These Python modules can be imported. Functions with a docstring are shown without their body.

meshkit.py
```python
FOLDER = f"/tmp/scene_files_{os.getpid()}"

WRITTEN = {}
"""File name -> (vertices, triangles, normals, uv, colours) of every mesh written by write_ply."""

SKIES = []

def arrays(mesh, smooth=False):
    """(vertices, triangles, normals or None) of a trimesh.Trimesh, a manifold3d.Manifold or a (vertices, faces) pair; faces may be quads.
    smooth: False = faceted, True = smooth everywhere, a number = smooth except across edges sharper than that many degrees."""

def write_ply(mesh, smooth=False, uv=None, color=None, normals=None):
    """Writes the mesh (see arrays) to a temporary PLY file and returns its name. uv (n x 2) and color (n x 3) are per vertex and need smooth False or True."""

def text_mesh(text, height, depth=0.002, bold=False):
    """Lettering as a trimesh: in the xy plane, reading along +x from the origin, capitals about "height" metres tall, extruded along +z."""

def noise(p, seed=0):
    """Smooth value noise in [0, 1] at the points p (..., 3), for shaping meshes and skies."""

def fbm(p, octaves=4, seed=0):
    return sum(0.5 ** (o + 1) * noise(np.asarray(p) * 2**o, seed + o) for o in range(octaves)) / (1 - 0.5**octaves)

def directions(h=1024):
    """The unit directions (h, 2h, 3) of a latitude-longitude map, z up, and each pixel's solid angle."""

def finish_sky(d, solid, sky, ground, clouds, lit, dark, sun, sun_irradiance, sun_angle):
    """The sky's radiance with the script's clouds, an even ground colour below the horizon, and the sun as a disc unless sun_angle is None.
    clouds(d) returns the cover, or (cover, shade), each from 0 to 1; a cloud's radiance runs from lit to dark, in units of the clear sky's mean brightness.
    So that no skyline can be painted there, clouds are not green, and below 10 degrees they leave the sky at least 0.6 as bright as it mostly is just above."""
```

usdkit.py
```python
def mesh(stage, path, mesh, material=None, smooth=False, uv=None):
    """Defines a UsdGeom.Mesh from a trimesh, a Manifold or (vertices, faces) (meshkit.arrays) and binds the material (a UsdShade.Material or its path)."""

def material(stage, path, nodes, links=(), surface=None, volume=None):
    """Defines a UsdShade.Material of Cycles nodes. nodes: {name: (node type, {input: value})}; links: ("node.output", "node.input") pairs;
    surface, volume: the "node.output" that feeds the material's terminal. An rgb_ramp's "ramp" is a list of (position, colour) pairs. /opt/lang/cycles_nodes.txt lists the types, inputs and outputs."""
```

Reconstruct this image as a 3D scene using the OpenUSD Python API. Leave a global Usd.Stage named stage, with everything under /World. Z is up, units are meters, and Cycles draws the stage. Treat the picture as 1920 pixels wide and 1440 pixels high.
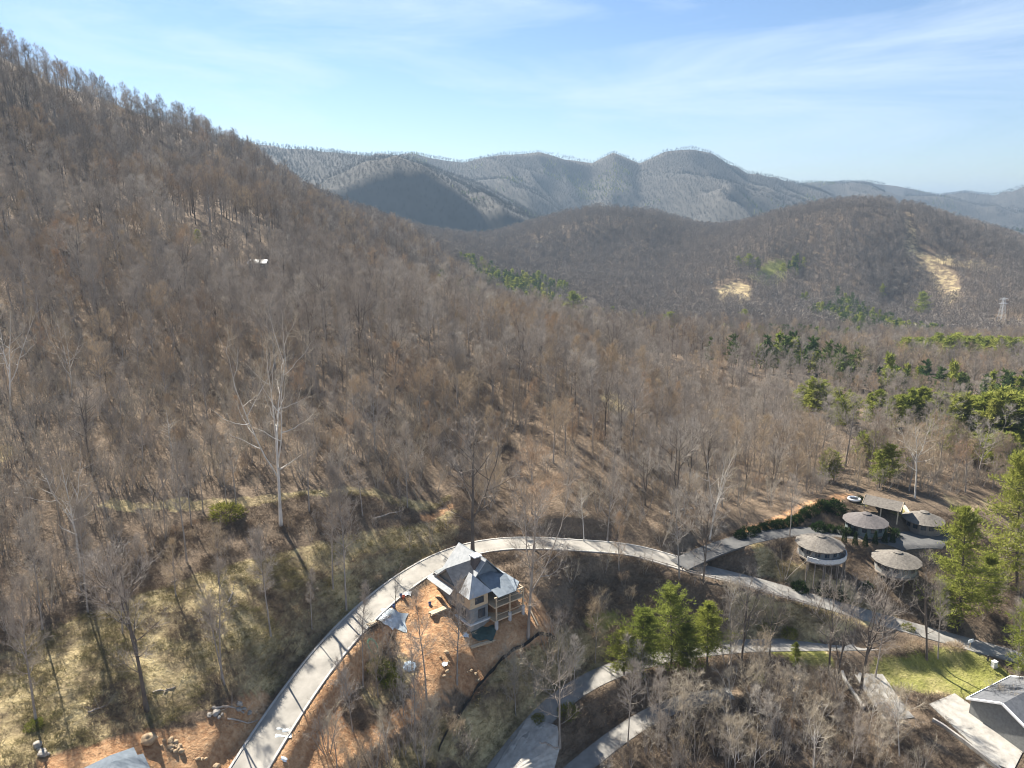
import math, random
import numpy as np, trimesh, usdkit
from meshkit import noise, fbm
from pxr import Usd, UsdGeom, UsdLux, UsdShade, Gf, Sdf, Vt
from scipy.interpolate import RBFInterpolator
from scipy.spatial import cKDTree
from scipy.ndimage import map_coordinates
import shapely
from shapely.geometry import Polygon, LineString, Point

stage = Usd.Stage.CreateInMemory()
UsdGeom.SetStageUpAxis(stage, 'Z'); UsdGeom.SetStageMetersPerUnit(stage, 1.0)
UsdGeom.Xform.Define(stage, '/World'); UsdGeom.Scope.Define(stage, '/World/Looks')
PI = math.pi

# ------------------------------------------------------------------ camera, sky, sun, exposure
CAM_Z, PITCH, FPX = 68.0, math.radians(13.0), 1371.0
cam = UsdGeom.Camera.Define(stage, '/World/camera')
cam.CreateHorizontalApertureAttr(36.0); cam.CreateVerticalApertureAttr(27.0)
cam.CreateFocalLengthAttr(36.0 * FPX / 1920.0)
cam.CreateFStopAttr(0.0)
cam.CreateClippingRangeAttr(Gf.Vec2f(1.0, 60000.0))
cam.CreateExposureAttr(1.72)
cam.AddTranslateOp().Set(Gf.Vec3d(0, 0, CAM_Z)); cam.AddRotateXOp().Set(90.0 - math.degrees(PITCH))

SUN_EL, SUN_AZ = math.radians(44.0), math.radians(-38.0)        # azimuth measured from +y (the view direction), negative = left
SUN_DIR = np.array([math.sin(SUN_AZ) * math.cos(SUN_EL), math.cos(SUN_AZ) * math.cos(SUN_EL), math.sin(SUN_EL)])
sun = UsdLux.DistantLight.Define(stage, '/World/sun')
sun.CreateNormalizeAttr(True); sun.CreateIntensityAttr(1.25); sun.CreateAngleAttr(0.53); sun.CreateColorAttr(Gf.Vec3f(1.0, 0.93, 0.82))
sun.AddRotateZOp().Set(math.degrees(-SUN_AZ)); sun.AddRotateXOp().Set(-(90.0 - math.degrees(SUN_EL)))
# -z must point away from the sun: Rz(-az) Rx(el - 90) (0,0,-1)

sky = UsdLux.DomeLight.Define(stage, '/World/sky')
skym = usdkit.material(stage, '/World/Looks/sky', {
    'sky': ('sky_texture', {'sky_type': 'single_scattering', 'sun_disc': False, 'sun_elevation': SUN_EL, 'sun_rotation': SUN_AZ, 'altitude': 600.0, 'air_density': 1.0, 'aerosol_density': 0.12, 'ozone_density': 1.6}),
    'co': ('geometry', {}), 'tint': ('mix_color', {'blend_type': 'multiply', 'fac': 1.0, 'b': (1.0, 0.965, 1.0)}), 'hs': ('hsv', {'hue': 0.5, 'saturation': 1.12, 'value': 0.93, 'fac': 1.0}),
    'map': ('mapping', {'mapping_type': 'point', 'scale': (1.3, 2.6, 9.0), 'rotation': (0.0, 0.0, 0.5)}),
    'n': ('noise_texture', {'scale': 1.5, 'detail': 7.0, 'roughness': 0.62, 'distortion': 0.6}),
    'r': ('map_range', {'from_min': 0.42, 'from_max': 0.70, 'to_min': 0.0, 'to_max': 0.6}),
    'mix': ('mix_color', {'blend_type': 'mix', 'b': (5.6, 6.6, 7.9)}),
    'bg': ('background_shader', {'strength': 0.05})},
    [('co.position', 'map.vector'), ('map.vector', 'n.vector'), ('n.fac', 'r.value'), ('r.result', 'mix.fac'), ('sky.color', 'hs.color'), ('hs.color', 'tint.a'), ('tint.result', 'mix.a'), ('mix.result', 'bg.color')], surface='bg.background')
UsdShade.MaterialBindingAPI.Apply(sky.GetPrim()).Bind(skym)
sky.GetPrim().SetCustomDataByKey('kind', 'structure')
sky.GetPrim().SetCustomDataByKey('label', 'pale blue sky with thin streaks of high cloud')
sky.GetPrim().SetCustomDataByKey('category', 'sky')

# ------------------------------------------------------------------ pixels of the 1920 x 1440 photograph to rays
CP, SP = math.cos(PITCH), math.sin(PITCH)
def ray(u, v):
    du, dv = (u - 960.0) / FPX, (720.0 - v) / FPX
    return np.array([du, CP + dv * SP, -SP + dv * CP])
def at_y(u, v, Y):
    d = ray(u, v); return np.array([d[0] / d[1] * Y, Y, CAM_Z + d[2] / d[1] * Y])
def at_z(u, v, z):
    d = ray(u, v); t = (z - CAM_Z) / d[2]; return np.array([d[0] * t, d[1] * t, z])
def project(p):
    p = np.asarray(p, float); x, y, z = p[..., 0], p[..., 1], p[..., 2] - CAM_Z
    dep = y * CP - z * SP; up = y * SP + z * CP
    return 960 + FPX * x / dep, 720 - FPX * up / dep, dep

# ------------------------------------------------------------------ the lie of the land
# (u, v, height) where the ground is seen, then (u, v, forward distance), then hidden ground (u, forward distance, height)
SEEN_Z = [(-400,1440,2),(0,1440,0),(300,1440,-4),(460,1440,-7),(700,1440,-12),(900,1440,-17),(1200,1440,-20),(1500,1440,-21),(1920,1440,-22),(2300,1440,-22),
    (870,1185,-3.5),(800,1110,-.3),(830,1050,1),(960,1195,-5),(760,1330,-9),(640,1370,-8),(850,1290,-8),(1010,1205,-6.5),(860,1340,-12),
    (1100,1280,-15),(1300,1320,-18),(1400,1210,-14.5),(1500,1205,-15.5),(1750,1205,-17),(1880,1225,-17.5),(1750,1270,-18.5),(1880,1330,-20),(1640,1260,-18),(1640,1350,-20),
    (0,1250,4),(120,1180,5.5),(250,1130,6.5),(400,1080,8),(600,1040,7.3),(740,1000,5.2),(820,965,5.0),(450,1200,3),(250,1290,1.5),(380,1330,-2.5),
    (700,1140,-1),(600,1210,-2.2),(530,1300,-4),(900,1013,1.6),(960,1008,1.6),(1100,1014,.8),(1250,1050,-2),(1380,1080,-5),(1500,1112,-8.5),(1620,1148,-12),
    (-200,960,19),(0,930,18),(180,940,16),(300,945,14),(500,935,13.6),(700,925,11),(850,925,8.2),
    (1535,1062,-6),(1620,1000,-4),(1725,990,-4.6),(1680,1088,-10),(1680,1020,-5.5),(1560,1105,-9.5),(1450,1000,-3.5),(1380,1010,-2),(1480,960,-1.5),(1800,1165,-15),(1900,1100,-13),(1750,1130,-12.5),(1850,960,-6),
    (985,1345,-16.2),(1040,1375,-16.8),(945,1405,-17),(1090,1330,-16.3),
    (1080,1120,-6),(1250,1130,-9),(1400,1150,-11.5),(1050,990,3),(1200,975,1),(1300,1000,-.6)]
SEEN_Y = [(-300,60,330),(0,140,410),(100,175,480),(200,217,600),(300,258,680),(400,294,760),(500,350,850),(560,386,900),(620,412,950),(750,446,1050),(900,474,1120),
    (620,590,268),(750,605,262),(880,628,255),(1000,668,250),(1100,725,238),(1200,795,220),(1300,880,192),(480,560,275),
    (1000,850,172),(1100,900,162),(900,850,180),(1200,905,165),(1500,900,190),(1700,900,192),(1450,800,250),(1600,760,290),(1800,765,292),(1920,850,225),
    (1000,625,400),(1100,645,400),(1300,668,380),(1500,700,360),(1700,738,345),(1900,762,318),(1800,692,470),(1950,692,470),(1560,690,430),
    (1130,428,1250),(1060,440,1250),(1000,446,1270),(1230,442,1220),(1330,468,1180),(1390,452,1150),(1450,434,1140),(1550,418,1140),(1650,412,1140),(1750,430,1130),(1850,454,1110),(1940,482,1090),(2300,520,1000),
    (1130,472,1185),(1230,490,1150),(1050,480,1180),(1130,525,1020),(1300,535,1000),(1000,510,1050),(1450,512,1010),(1500,545,980),(1700,572,940),(1600,592,850),(1875,606,800),(1400,578,860),(1200,582,850),(940,556,800),(1720,500,1010),(1850,520,960)]
HIDDEN = [(-300,230,62),(0,230,55),(0,320,98),(200,220,40),(200,350,82),(200,470,120),(400,200,28),(400,300,52),(400,500,92),(560,400,58),(560,600,82),(620,400,38),(620,650,58),(750,400,22),(750,700,38),
    (880,330,14),(880,500,-2),(900,850,-8),(1000,330,10),(1100,310,4),(1200,300,0),(1300,280,-5),(1300,540,-42),(1500,570,-46),(1700,620,-46),(1100,560,-36),(1000,560,-18),(1500,720,-46),(1900,640,-44),
    (0,700,90),(200,900,90),(400,1050,85),(620,1300,40),(900,1500,5),(1130,1750,0),(1400,1650,-10),(1650,1650,-10),(1900,1600,-20),(2300,1500,-30),(-300,600,90),
    (0,2200,20),(400,2200,20),(900,2200,10),(1400,2200,0),(1900,2200,-15),(0,8000,30),(900,8000,20),(1900,8000,0),
    (-400,45,-4),(300,45,-10),(900,45,-22),(1500,45,-25),(2200,45,-26),(300,12,-14),(900,12,-24),(1900,12,-27),(-400,110,13),(-400,170,30)]
ctl = [at_z(*a) for a in SEEN_Z] + [at_y(*a) for a in SEEN_Y] + [np.array([*at_y(u, 720, Y)[:2], z]) for u, Y, z in HIDDEN]
ctl = np.array(ctl)
AZ_LIM = math.radians(50)
def warp(x, y):
    return np.stack([np.clip(np.arctan2(x, y), -AZ_LIM, AZ_LIM) * 2.4, np.log(np.maximum(np.hypot(x, y), 8.0))], -1)
_rbf = RBFInterpolator(warp(ctl[:, 0], ctl[:, 1]), ctl[:, 2], kernel='thin_plate_spline', smoothing=1e-3)
_az = np.linspace(-AZ_LIM, AZ_LIM, 500); _lr = np.linspace(math.log(8), math.log(16000), 700)
_G = _rbf(np.stack(np.meshgrid(_az * 2.4, _lr, indexing='ij'), -1).reshape(-1, 2)).reshape(500, 700)
def base_h(x, y):
    w = warp(x, y)
    i = (w[..., 0] / 2.4 + AZ_LIM) / (2 * AZ_LIM) * 499; j = (w[..., 1] - _lr[0]) / (_lr[-1] - _lr[0]) * 699
    return map_coordinates(_G, [i, np.clip(j, 0, 699)], order=1, mode='nearest')
def sstep(a, b, x):
    t = np.clip((x - a) / (b - a), 0, 1); return t * t * (3 - 2 * t)
# far ranges: crest lines (u, v) at a forward distance, with a falling width to the front and back
RANGES = [
    (2300, 900, [(-400,330),(0,300),(300,262),(400,252),(430,262),(520,276),(640,287),(720,296),(800,312),(900,345),(1000,400),(1200,470),(2000,520)], 11),
    (1750, 560, [(0,560),(500,420),(620,330),(690,300),(740,291),(790,306),(850,350),(910,402),(1000,470),(1400,540),(2000,560)], 12),
    (3100, 1000, [(0,420),(600,330),(700,290),(780,287),(870,303),(940,288),(1010,284),(1060,292),(1110,304),(1150,284),(1200,305),(1245,285),(1300,276),(1335,288),(1400,322),(1450,330),(1540,356),(1640,420),(2000,520)], 13),
    (4600, 1500, [(0,420),(1100,400),(1400,372),(1500,352),(1570,340),(1630,338),(1700,352),(1760,366),(1810,362),(1860,372),(1920,362),(2000,358),(2400,372)], 14)]
_R = []
for Y, wid, pts, sd in RANGES:
    P = np.array([at_y(u, v, Y) for u, v in pts]); _R.append((Y, wid, P[:, 0], P[:, 2], sd))
def ridged(x, y, wl, sd, octv=4):
    out = 0; a = 1; tot = 0
    for o in range(octv):
        n = noise(np.stack([x / wl + 7.1 * o, y / wl + 3.3 * o, np.full_like(x, sd * 1.7)], -1), sd + o)
        out = out + a * (1 - np.abs(2 * n - 1)); tot += a; a *= 0.48; wl *= 0.47
    return out / tot
def nz(x, y, wl, sd, octv=3):
    return fbm(np.stack([x / wl, y / wl, np.full_like(x, sd * 0.37)], -1), octv, sd) - 0.5
def far_h(x, y):
    out = np.full(x.shape, -500.0)
    r = np.hypot(x, y)
    for Y, wid, X, Z, sd in _R:
        wob = 220 * wid / 1000 * nz(x, y, 700, sd, 2)
        xs = x * Y / np.maximum(y, 400.0)
        crest = np.interp(xs, X, Z)
        d = (y - Y) + wob * 1.6
        front = np.clip(1 + d / wid, 0, 1); back = np.clip(1 - d / (wid * 1.2), 0, 1)
        prof = np.where(d < 0, front, back)
        rd = ridged(x + 0.35 * y, y * 0.45, 430 * wid / 1000, sd)
        spur = (rd - 0.62) * 260 * wid / 1000 * np.sin(np.pi * np.clip(prof, 0, 1) ** 0.8) * 1.25
        h = -40 + (crest + 40) * (0.42 * prof + 0.58 * prof ** 1.7) + spur
        out = np.maximum(out, np.where(prof > 0, h, -500))
    return out

# paved surfaces and tracks, first traced where the photograph shows them, then laid on the land
def ground_at(u, v, hf=base_h, t0=45.0, t1=5200.0):
    """the point of the land that a pixel of the photograph shows"""
    d = ray(u, v); t = np.geomspace(t0, t1, 900); P = d[None] * t[:, None]
    g = P[:, 2] + CAM_Z - hf(P[:, 0], P[:, 1]); k = int(np.argmax(g < 0))
    if g[k] >= 0: k = len(t) - 1
    a, b = t[max(k - 1, 0)], t[k]
    for _ in range(26):
        m = (a + b) / 2; p = d * m
        if p[2] + CAM_Z - float(hf(np.array([p[0]]), np.array([p[1]]))[0]) < 0: b = m
        else: a = m
    p = d * b; return np.array([p[0], p[1], p[2] + CAM_Z])
def trace(pts): return np.array([ground_at(u, v) for u, v in pts])
def smooth_line(P, step=1.0):
    P = np.asarray(P); d = np.r_[0, np.cumsum(np.linalg.norm(np.diff(P[:, :2], axis=0), axis=1))]
    from scipy.interpolate import PchipInterpolator, UnivariateSpline
    s = np.arange(0, d[-1], step)
    return np.stack([UnivariateSpline(d, P[:, k], k=3, s=len(d) * (0.12 if k < 2 else 0.2))(s) for k in range(3)], 1)
ROAD = smooth_line(trace([(440,1480),(465,1440),(507,1372),(560,1300),(635,1217),(710,1137),(768,1084),(820,1051),(870,1031),(930,1019),(1000,1014),(1090,1019),(1200,1036),(1300,1062),(1400,1088),(1500,1115),(1600,1146),(1700,1180),(1790,1206),(1900,1230),(2000,1250)]))
STREET = smooth_line(trace([(1800,1207),(1700,1207),(1600,1206),(1500,1209),(1400,1211),(1320,1217),(1240,1231),(1150,1256),(1090,1286),(1040,1322),(990,1372),(955,1415),(930,1460)]))
LANE = smooth_line(trace([(1370,1298),(1320,1308),(1270,1320),(1220,1338),(1170,1375),(1110,1420),(1060,1460)]))
LOOP = smooth_line(trace([(1270,1058),(1330,1034),(1400,1015),(1470,997),(1530,990),(1590,1000),(1650,1012),(1710,1010),(1760,1000)]))
DRIVE = smooth_line(trace([(1590,1210),(1612,1240),(1636,1275),(1664,1318),(1690,1350)]))
STRIPS = [('concrete_road', ROAD, 5.4), ('street', STREET, 4.4), ('lane', LANE, 3.8), ('loop', LOOP, 5.0), ('drive', DRIVE, 5.6)]
PADS = {'court': trace([(1640,1000),(1745,985),(1800,1000),(1765,1042),(1690,1045),(1640,1025)]),
        'parking': trace([(905,1470),(945,1395),(990,1340),(1045,1370),(1050,1400),(1030,1470)]),
        'terrace': trace([(1742,1320),(1790,1300),(1925,1395),(1900,1445),(1860,1430)]),
        }
RX0, RX1, RY0, RY1, RS = -130.0, 150.0, 50.0, 230.0, 0.4
_rx = np.arange(RX0, RX1, RS); _ry = np.arange(RY0, RY1, RS); _GX, _GY = np.meshgrid(_rx, _ry, indexing='ij')
PW = np.zeros(_GX.shape); PZ = base_h(_GX, _GY)
for _n, _L, _w in STRIPS[::-1]:
    d, k = cKDTree(_L[:, :2]).query(np.stack([_GX, _GY], -1).reshape(-1, 2), distance_upper_bound=14.0)
    d = d.reshape(_GX.shape); k = np.minimum(k, len(_L) - 1).reshape(_GX.shape)
    w = 1 - sstep(_w / 2 + 0.6, _w / 2 + 5.0, np.where(np.isfinite(d), d, 99))
    PZ = np.where(w > 0, PZ * (1 - w) + _L[k, 2] * w, PZ); PW = np.maximum(PW, w)
for _n, _P in PADS.items():
    pg = Polygon(_P[:, :2]); pts = shapely.points(np.stack([_GX, _GY], -1).reshape(-1, 2))
    inside = shapely.contains_xy(pg, _GX.ravel(), _GY.ravel())
    near_ = shapely.contains_xy(pg.buffer(6), _GX.ravel(), _GY.ravel()); d = np.full(_GX.size, 99.0)
    d[near_] = shapely.distance(pg, pts[near_]); d[inside] = 0
    PW = np.maximum(PW, (1 - sstep(0.3, 4.0, d)).reshape(_GX.shape))
def raster(G, x, y, out=0.0):
    return map_coordinates(G, [(np.asarray(x, float) - RX0) / RS, (np.asarray(y, float) - RY0) / RS], order=1, mode='constant', cval=out)
def terrain_raw(x, y):
    x = np.asarray(x, float); y = np.asarray(y, float)
    r = np.hypot(x, y)
    h = base_h(x, y)
    k = sstep(260, 700, r)
    h = h + k * (ridged(x, y * 0.8, 190, 5, 3) - 0.62) * 34 * sstep(-20, 40, h) + nz(x, y, 70, 3) * (1.2 + 9 * sstep(150, 600, r)) * sstep(90, 200, r)
    h = h + nz(x, y, 9, 4, 4) * 1.5 * (1 - sstep(500, 900, r))
    h = h + nz(x, y, 3.4, 8, 3) * 1.5 * (1 - sstep(14, 26, np.hypot(x + 6, y - 108)))
    h = h + nz(x, y, 1.9, 6, 2) * 0.55 * (1 - sstep(170, 240, r))
    w = raster(PW, x, y)
    z = raster(PZ, x, y) - 0.12
    h = np.where(w > 0, h * (1 - w) + z * w, h)
    f = far_h(x, np.maximum(y, 0))
    kk = sstep(1400, 1700, r) * (y > 0)
    return np.where(kk > 0, np.maximum(h, -500 + (f + 500) * kk), h)
def land(x, y): return float(terrain_raw(np.array([x], float), np.array([y], float))[0])
def spot(u, v):
    """the ground under a pixel, as a list"""
    p = ground_at(u, v); p[2] = land(p[0], p[1]); return p

# ------------------------------------------------------------------ helpers: meshes, tags, things
class MB:
    """collects pieces and makes them one mesh"""
    def __init__(s): s.v, s.f, s.n = [], [], 0
    def add(s, v, f):
        v = np.asarray(v, float).reshape(-1, 3); f = np.asarray(f, int)
        if f.shape[1] == 4: f = np.vstack([f[:, [0, 1, 2]], f[:, [0, 2, 3]]])
        s.v.append(v); s.f.append(f + s.n); s.n += len(v); return s
    def tm(s, m, T=None):
        v = np.asarray(m.vertices)
        if T is not None: v = v @ np.asarray(T)[:3, :3].T + np.asarray(T)[:3, 3]
        return s.add(v, m.faces)
    def box(s, lo, hi, rz=0.0, at=(0, 0, 0)):
        lo, hi = np.minimum(lo, hi), np.maximum(lo, hi)
        v = np.array([[x, y, z] for x in (lo[0], hi[0]) for y in (lo[1], hi[1]) for z in (lo[2], hi[2])], float)
        if rz:
            c, q = math.cos(rz), math.sin(rz); v = np.stack([v[:, 0] * c - v[:, 1] * q, v[:, 0] * q + v[:, 1] * c, v[:, 2]], 1)
        return s.add(v + np.asarray(at), [[0, 1, 3, 2], [4, 6, 7, 5], [0, 4, 5, 1], [2, 3, 7, 6], [0, 2, 6, 4], [1, 5, 7, 3]])
    def bar(s, a, b, w, h=None):
        """a rectangular bar from a to b"""
        a, b = np.asarray(a, float), np.asarray(b, float); h = w if h is None else h
        t = (b - a) / np.linalg.norm(b - a); up = np.array([0, 0, 1.0]) if abs(t[2]) < 0.95 else np.array([1.0, 0, 0])
        x = np.cross(t, up); x /= np.linalg.norm(x); y = np.cross(x, t)
        c = [x * w / 2 * i + y * h / 2 * j for i, j in ((-1, -1), (1, -1), (1, 1), (-1, 1))]
        v = [a + q for q in c] + [b + q for q in c]
        return s.add(v, [[0, 3, 2, 1], [4, 5, 6, 7], [0, 1, 5, 4], [1, 2, 6, 5], [2, 3, 7, 6], [3, 0, 4, 7]])
    def slab(s, poly, th):
        """a flat polygon (list of 3-D points, counter-clockwise from outside) given thickness inwards"""
        p = np.asarray(poly, float); n = len(p)
        nr = np.cross(p[1] - p[0], p[2] - p[0]); nr /= np.linalg.norm(nr)
        v = np.vstack([p, p - nr * th])
        f = [[0, i, i + 1] for i in range(1, n - 1)] + [[n, n + i + 1, n + i] for i in range(1, n - 1)]
        for i in range(n):
            j = (i + 1) % n; f += [[i, n + i, n + j], [i, n + j, j]]
        return s.add(v, f)
    def tube(s, pts, rad, sides=6):
        v, f = tubes(np.asarray(pts, float)[None], np.broadcast_to(np.asarray(rad, float), (1, len(pts))), sides); return s.add(v, f)
    def out(s): return (np.vstack(s.v), np.vstack(s.f))

def unit(a): return a / np.maximum(np.linalg.norm(a, axis=-1, keepdims=True), 1e-9)
def tubes(P, R, sides):
    """many tapering tubes at once: P (n, k, 3), R (n, k)"""
    n, k, _ = P.shape
    T = unit(np.gradient(P, axis=1))
    ref = np.where(np.abs(T[:, :1, 2:3]) > 0.9, np.array([1.0, 0, 0]), np.array([0, 0, 1.0]))
    X = unit(np.cross(T, np.broadcast_to(ref, T.shape))); Y = np.cross(T, X)
    a = np.arange(sides) * 2 * PI / sides
    V = P[:, :, None] + R[:, :, None, None] * (X[:, :, None] * np.cos(a)[:, None] + Y[:, :, None] * np.sin(a)[:, None])
    i = np.arange(k - 1)[:, None] * sides; j = np.arange(sides)[None]; j2 = (j + 1) % sides
    q = np.stack([i + j, i + j2, i + sides + j2, i + sides + j], -1).reshape(-1, 4)
    F = (q[None] + (np.arange(n) * k * sides)[:, None, None]).reshape(-1, 4)
    return V.reshape(-1, 3), np.vstack([F[:, [0, 1, 2]], F[:, [0, 2, 3]]])

COUNT = {}
def free(name, parent='/World'):
    k = (str(parent), name); n = COUNT.get(k, 0); COUNT[k] = n + 1
    return f'{parent}/{name}' if n == 0 else f'{parent}/{name}_{n:03d}'
def tag(prim, label=None, cat=None, group=None, kind=None):
    p = prim.GetPrim() if hasattr(prim, 'GetPrim') else prim
    for k, v in (('label', label), ('category', cat), ('group', group), ('kind', kind)):
        if v: p.SetCustomDataByKey(k, v)
    return p
def obj(name, mb, mat, parent=None, smooth=False, label=None):
    m = mb.out() if isinstance(mb, MB) else mb
    par = '/World' if parent is None else str(parent.GetPath() if hasattr(parent, 'GetPath') else parent)
    p = usdkit.mesh(stage, free(name, par), m, MAT[mat] if isinstance(mat, str) else mat, smooth=smooth)
    if label: tag(p, label)
    return p
def thing(name, label, cat, loc=(0, 0, 0), rz=0.0, group=None, scale=None):
    x = UsdGeom.Xform.Define(stage, free(name)); x.AddTranslateOp().Set(Gf.Vec3d(*map(float, loc)))
    if rz: x.AddRotateZOp().Set(math.degrees(rz))
    if scale is not None: x.AddScaleOp().Set(Gf.Vec3f(*map(float, np.broadcast_to(scale, 3))))
    tag(x, label, cat, group); return x
def copy_of(proto, name, label, cat, loc, rz, scale, group=None):
    x = thing(name, label, cat, loc, rz, group, scale)
    x.GetPrim().GetReferences().AddInternalReference(proto); x.GetPrim().SetInstanceable(True)
    return x

# ------------------------------------------------------------------ materials
MAT = {}
def mat(name, nodes, links, surface='p.BSDF', volume=None):
    MAT[name] = usdkit.material(stage, '/World/Looks/' + name, nodes, links, surface=surface, volume=volume); return MAT[name]
def plain(name, c1, c2=None, scale=3.0, rough=0.8, bump=0.0, spec=0.3, stretch=(1, 1, 1), detail=4):
    """two tones mixed by a noise in object space"""
    c2 = c1 if c2 is None else c2
    nodes = {'tc': ('texture_coordinate', {}), 'mp': ('mapping', {'scale': stretch}), 'n': ('noise_texture', {'scale': scale, 'detail': detail, 'roughness': 0.6}),
             'r': ('rgb_ramp', {'ramp': [(0.32, c1), (0.68, c2)]}), 'p': ('principled_bsdf', {'roughness': rough, 'specular_ior_level': spec})}
    links = [('tc.object', 'mp.vector'), ('mp.vector', 'n.vector'), ('n.fac', 'r.fac'), ('r.color', 'p.base_color')]
    if bump:
        nodes['b'] = ('bump', {'strength': bump, 'distance': 0.1}); links += [('n.fac', 'b.height'), ('b.normal', 'p.normal')]
    return mat(name, nodes, links)
def twigs(name, cols, trans=0.25):
    """bark or twigs whose tone differs from one plant to the next"""
    k = np.linspace(0, 1, len(cols))
    return mat(name, {'oi': ('object_info', {}), 'r': ('rgb_ramp', {'ramp': list(zip(k, cols))}), 'g': ('geometry', {}),
        'hs': ('hsv', {}), 'mr': ('map_range', {'from_min': 0.0, 'from_max': 1.0, 'to_min': 0.72, 'to_max': 1.3}),
        'd': ('diffuse_bsdf', {}), 't': ('translucent_bsdf', {}), 'm': ('mix_closure', {'fac': trans})},
        [('oi.random', 'r.fac'), ('r.color', 'hs.color'), ('g.random_per_island', 'mr.value'), ('mr.result', 'hs.value'),
         ('hs.color', 'd.color'), ('hs.color', 't.color'), ('d.BSDF', 'm.closure1'), ('t.BSDF', 'm.closure2')], surface='m.closure')
plain('bark_grey', (0.20, 0.17, 0.145), (0.36, 0.32, 0.275), 2.0, 0.95, stretch=(1, 1, 0.25), spec=0.1)
plain('bark_dark', (0.09, 0.072, 0.06), (0.16, 0.135, 0.11), 2.0, 0.95, stretch=(1, 1, 0.25), spec=0.1)
plain('bark_pale', (0.40, 0.36, 0.31), (0.66, 0.62, 0.56), 1.2, 0.9, stretch=(1, 1, 0.4), spec=0.1)
twigs('twig_grey', [(0.31, 0.27, 0.23), (0.5, 0.445, 0.385), (0.41, 0.36, 0.31), (0.62, 0.565, 0.49), (0.37, 0.315, 0.265)], 0.04)
twigs('twig_brown', [(0.48, 0.38, 0.265), (0.34, 0.265, 0.2), (0.58, 0.47, 0.325), (0.52, 0.365, 0.24)], 0.05)
twigs('twig_pale', [(0.5, 0.43, 0.32), (0.62, 0.55, 0.44), (0.42, 0.33, 0.22)], 0.05)
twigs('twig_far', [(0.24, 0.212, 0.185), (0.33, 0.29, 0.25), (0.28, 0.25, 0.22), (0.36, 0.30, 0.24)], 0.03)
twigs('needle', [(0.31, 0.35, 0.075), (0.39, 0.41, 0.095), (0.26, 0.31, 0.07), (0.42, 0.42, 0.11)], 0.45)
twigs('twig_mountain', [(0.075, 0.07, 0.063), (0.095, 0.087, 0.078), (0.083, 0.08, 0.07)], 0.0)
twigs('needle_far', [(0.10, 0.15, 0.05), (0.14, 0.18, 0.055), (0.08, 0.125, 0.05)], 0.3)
twigs('leaf_dark', [(0.035, 0.06, 0.02), (0.055, 0.085, 0.025)], 0.2)
twigs('leaf_yellow', [(0.26, 0.26, 0.06), (0.20, 0.22, 0.05)], 0.3)

# ------------------------------------------------------------------ bare trees
def rot_from(T, tilt, az, rng):
    """directions at an angle tilt from T, at azimuth az round it"""
    ref = np.where(np.abs(T[..., 2:3]) > 0.9, np.array([1.0, 0, 0]), np.array([0, 0, 1.0]))
    X = unit(np.cross(T, np.broadcast_to(ref, T.shape))); Y = np.cross(T, X)
    return unit(T * np.cos(tilt)[..., None] + (X * np.cos(az)[..., None] + Y * np.sin(az)[..., None]) * np.sin(tilt)[..., None])
def sample(P, s):
    """points and tangents of polylines P (n, k, 3) at parameters s (n, m)"""
    n, k, _ = P.shape; x = np.clip(s, 0, 1) * (k - 1); i = np.minimum(x.astype(int), k - 2); f = (x - i)[..., None]
    a = np.take_along_axis(P, i[..., None].repeat(3, -1), 1); b = np.take_along_axis(P, (i + 1)[..., None].repeat(3, -1), 1)
    return a * (1 - f) + b * f, unit(b - a)
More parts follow.
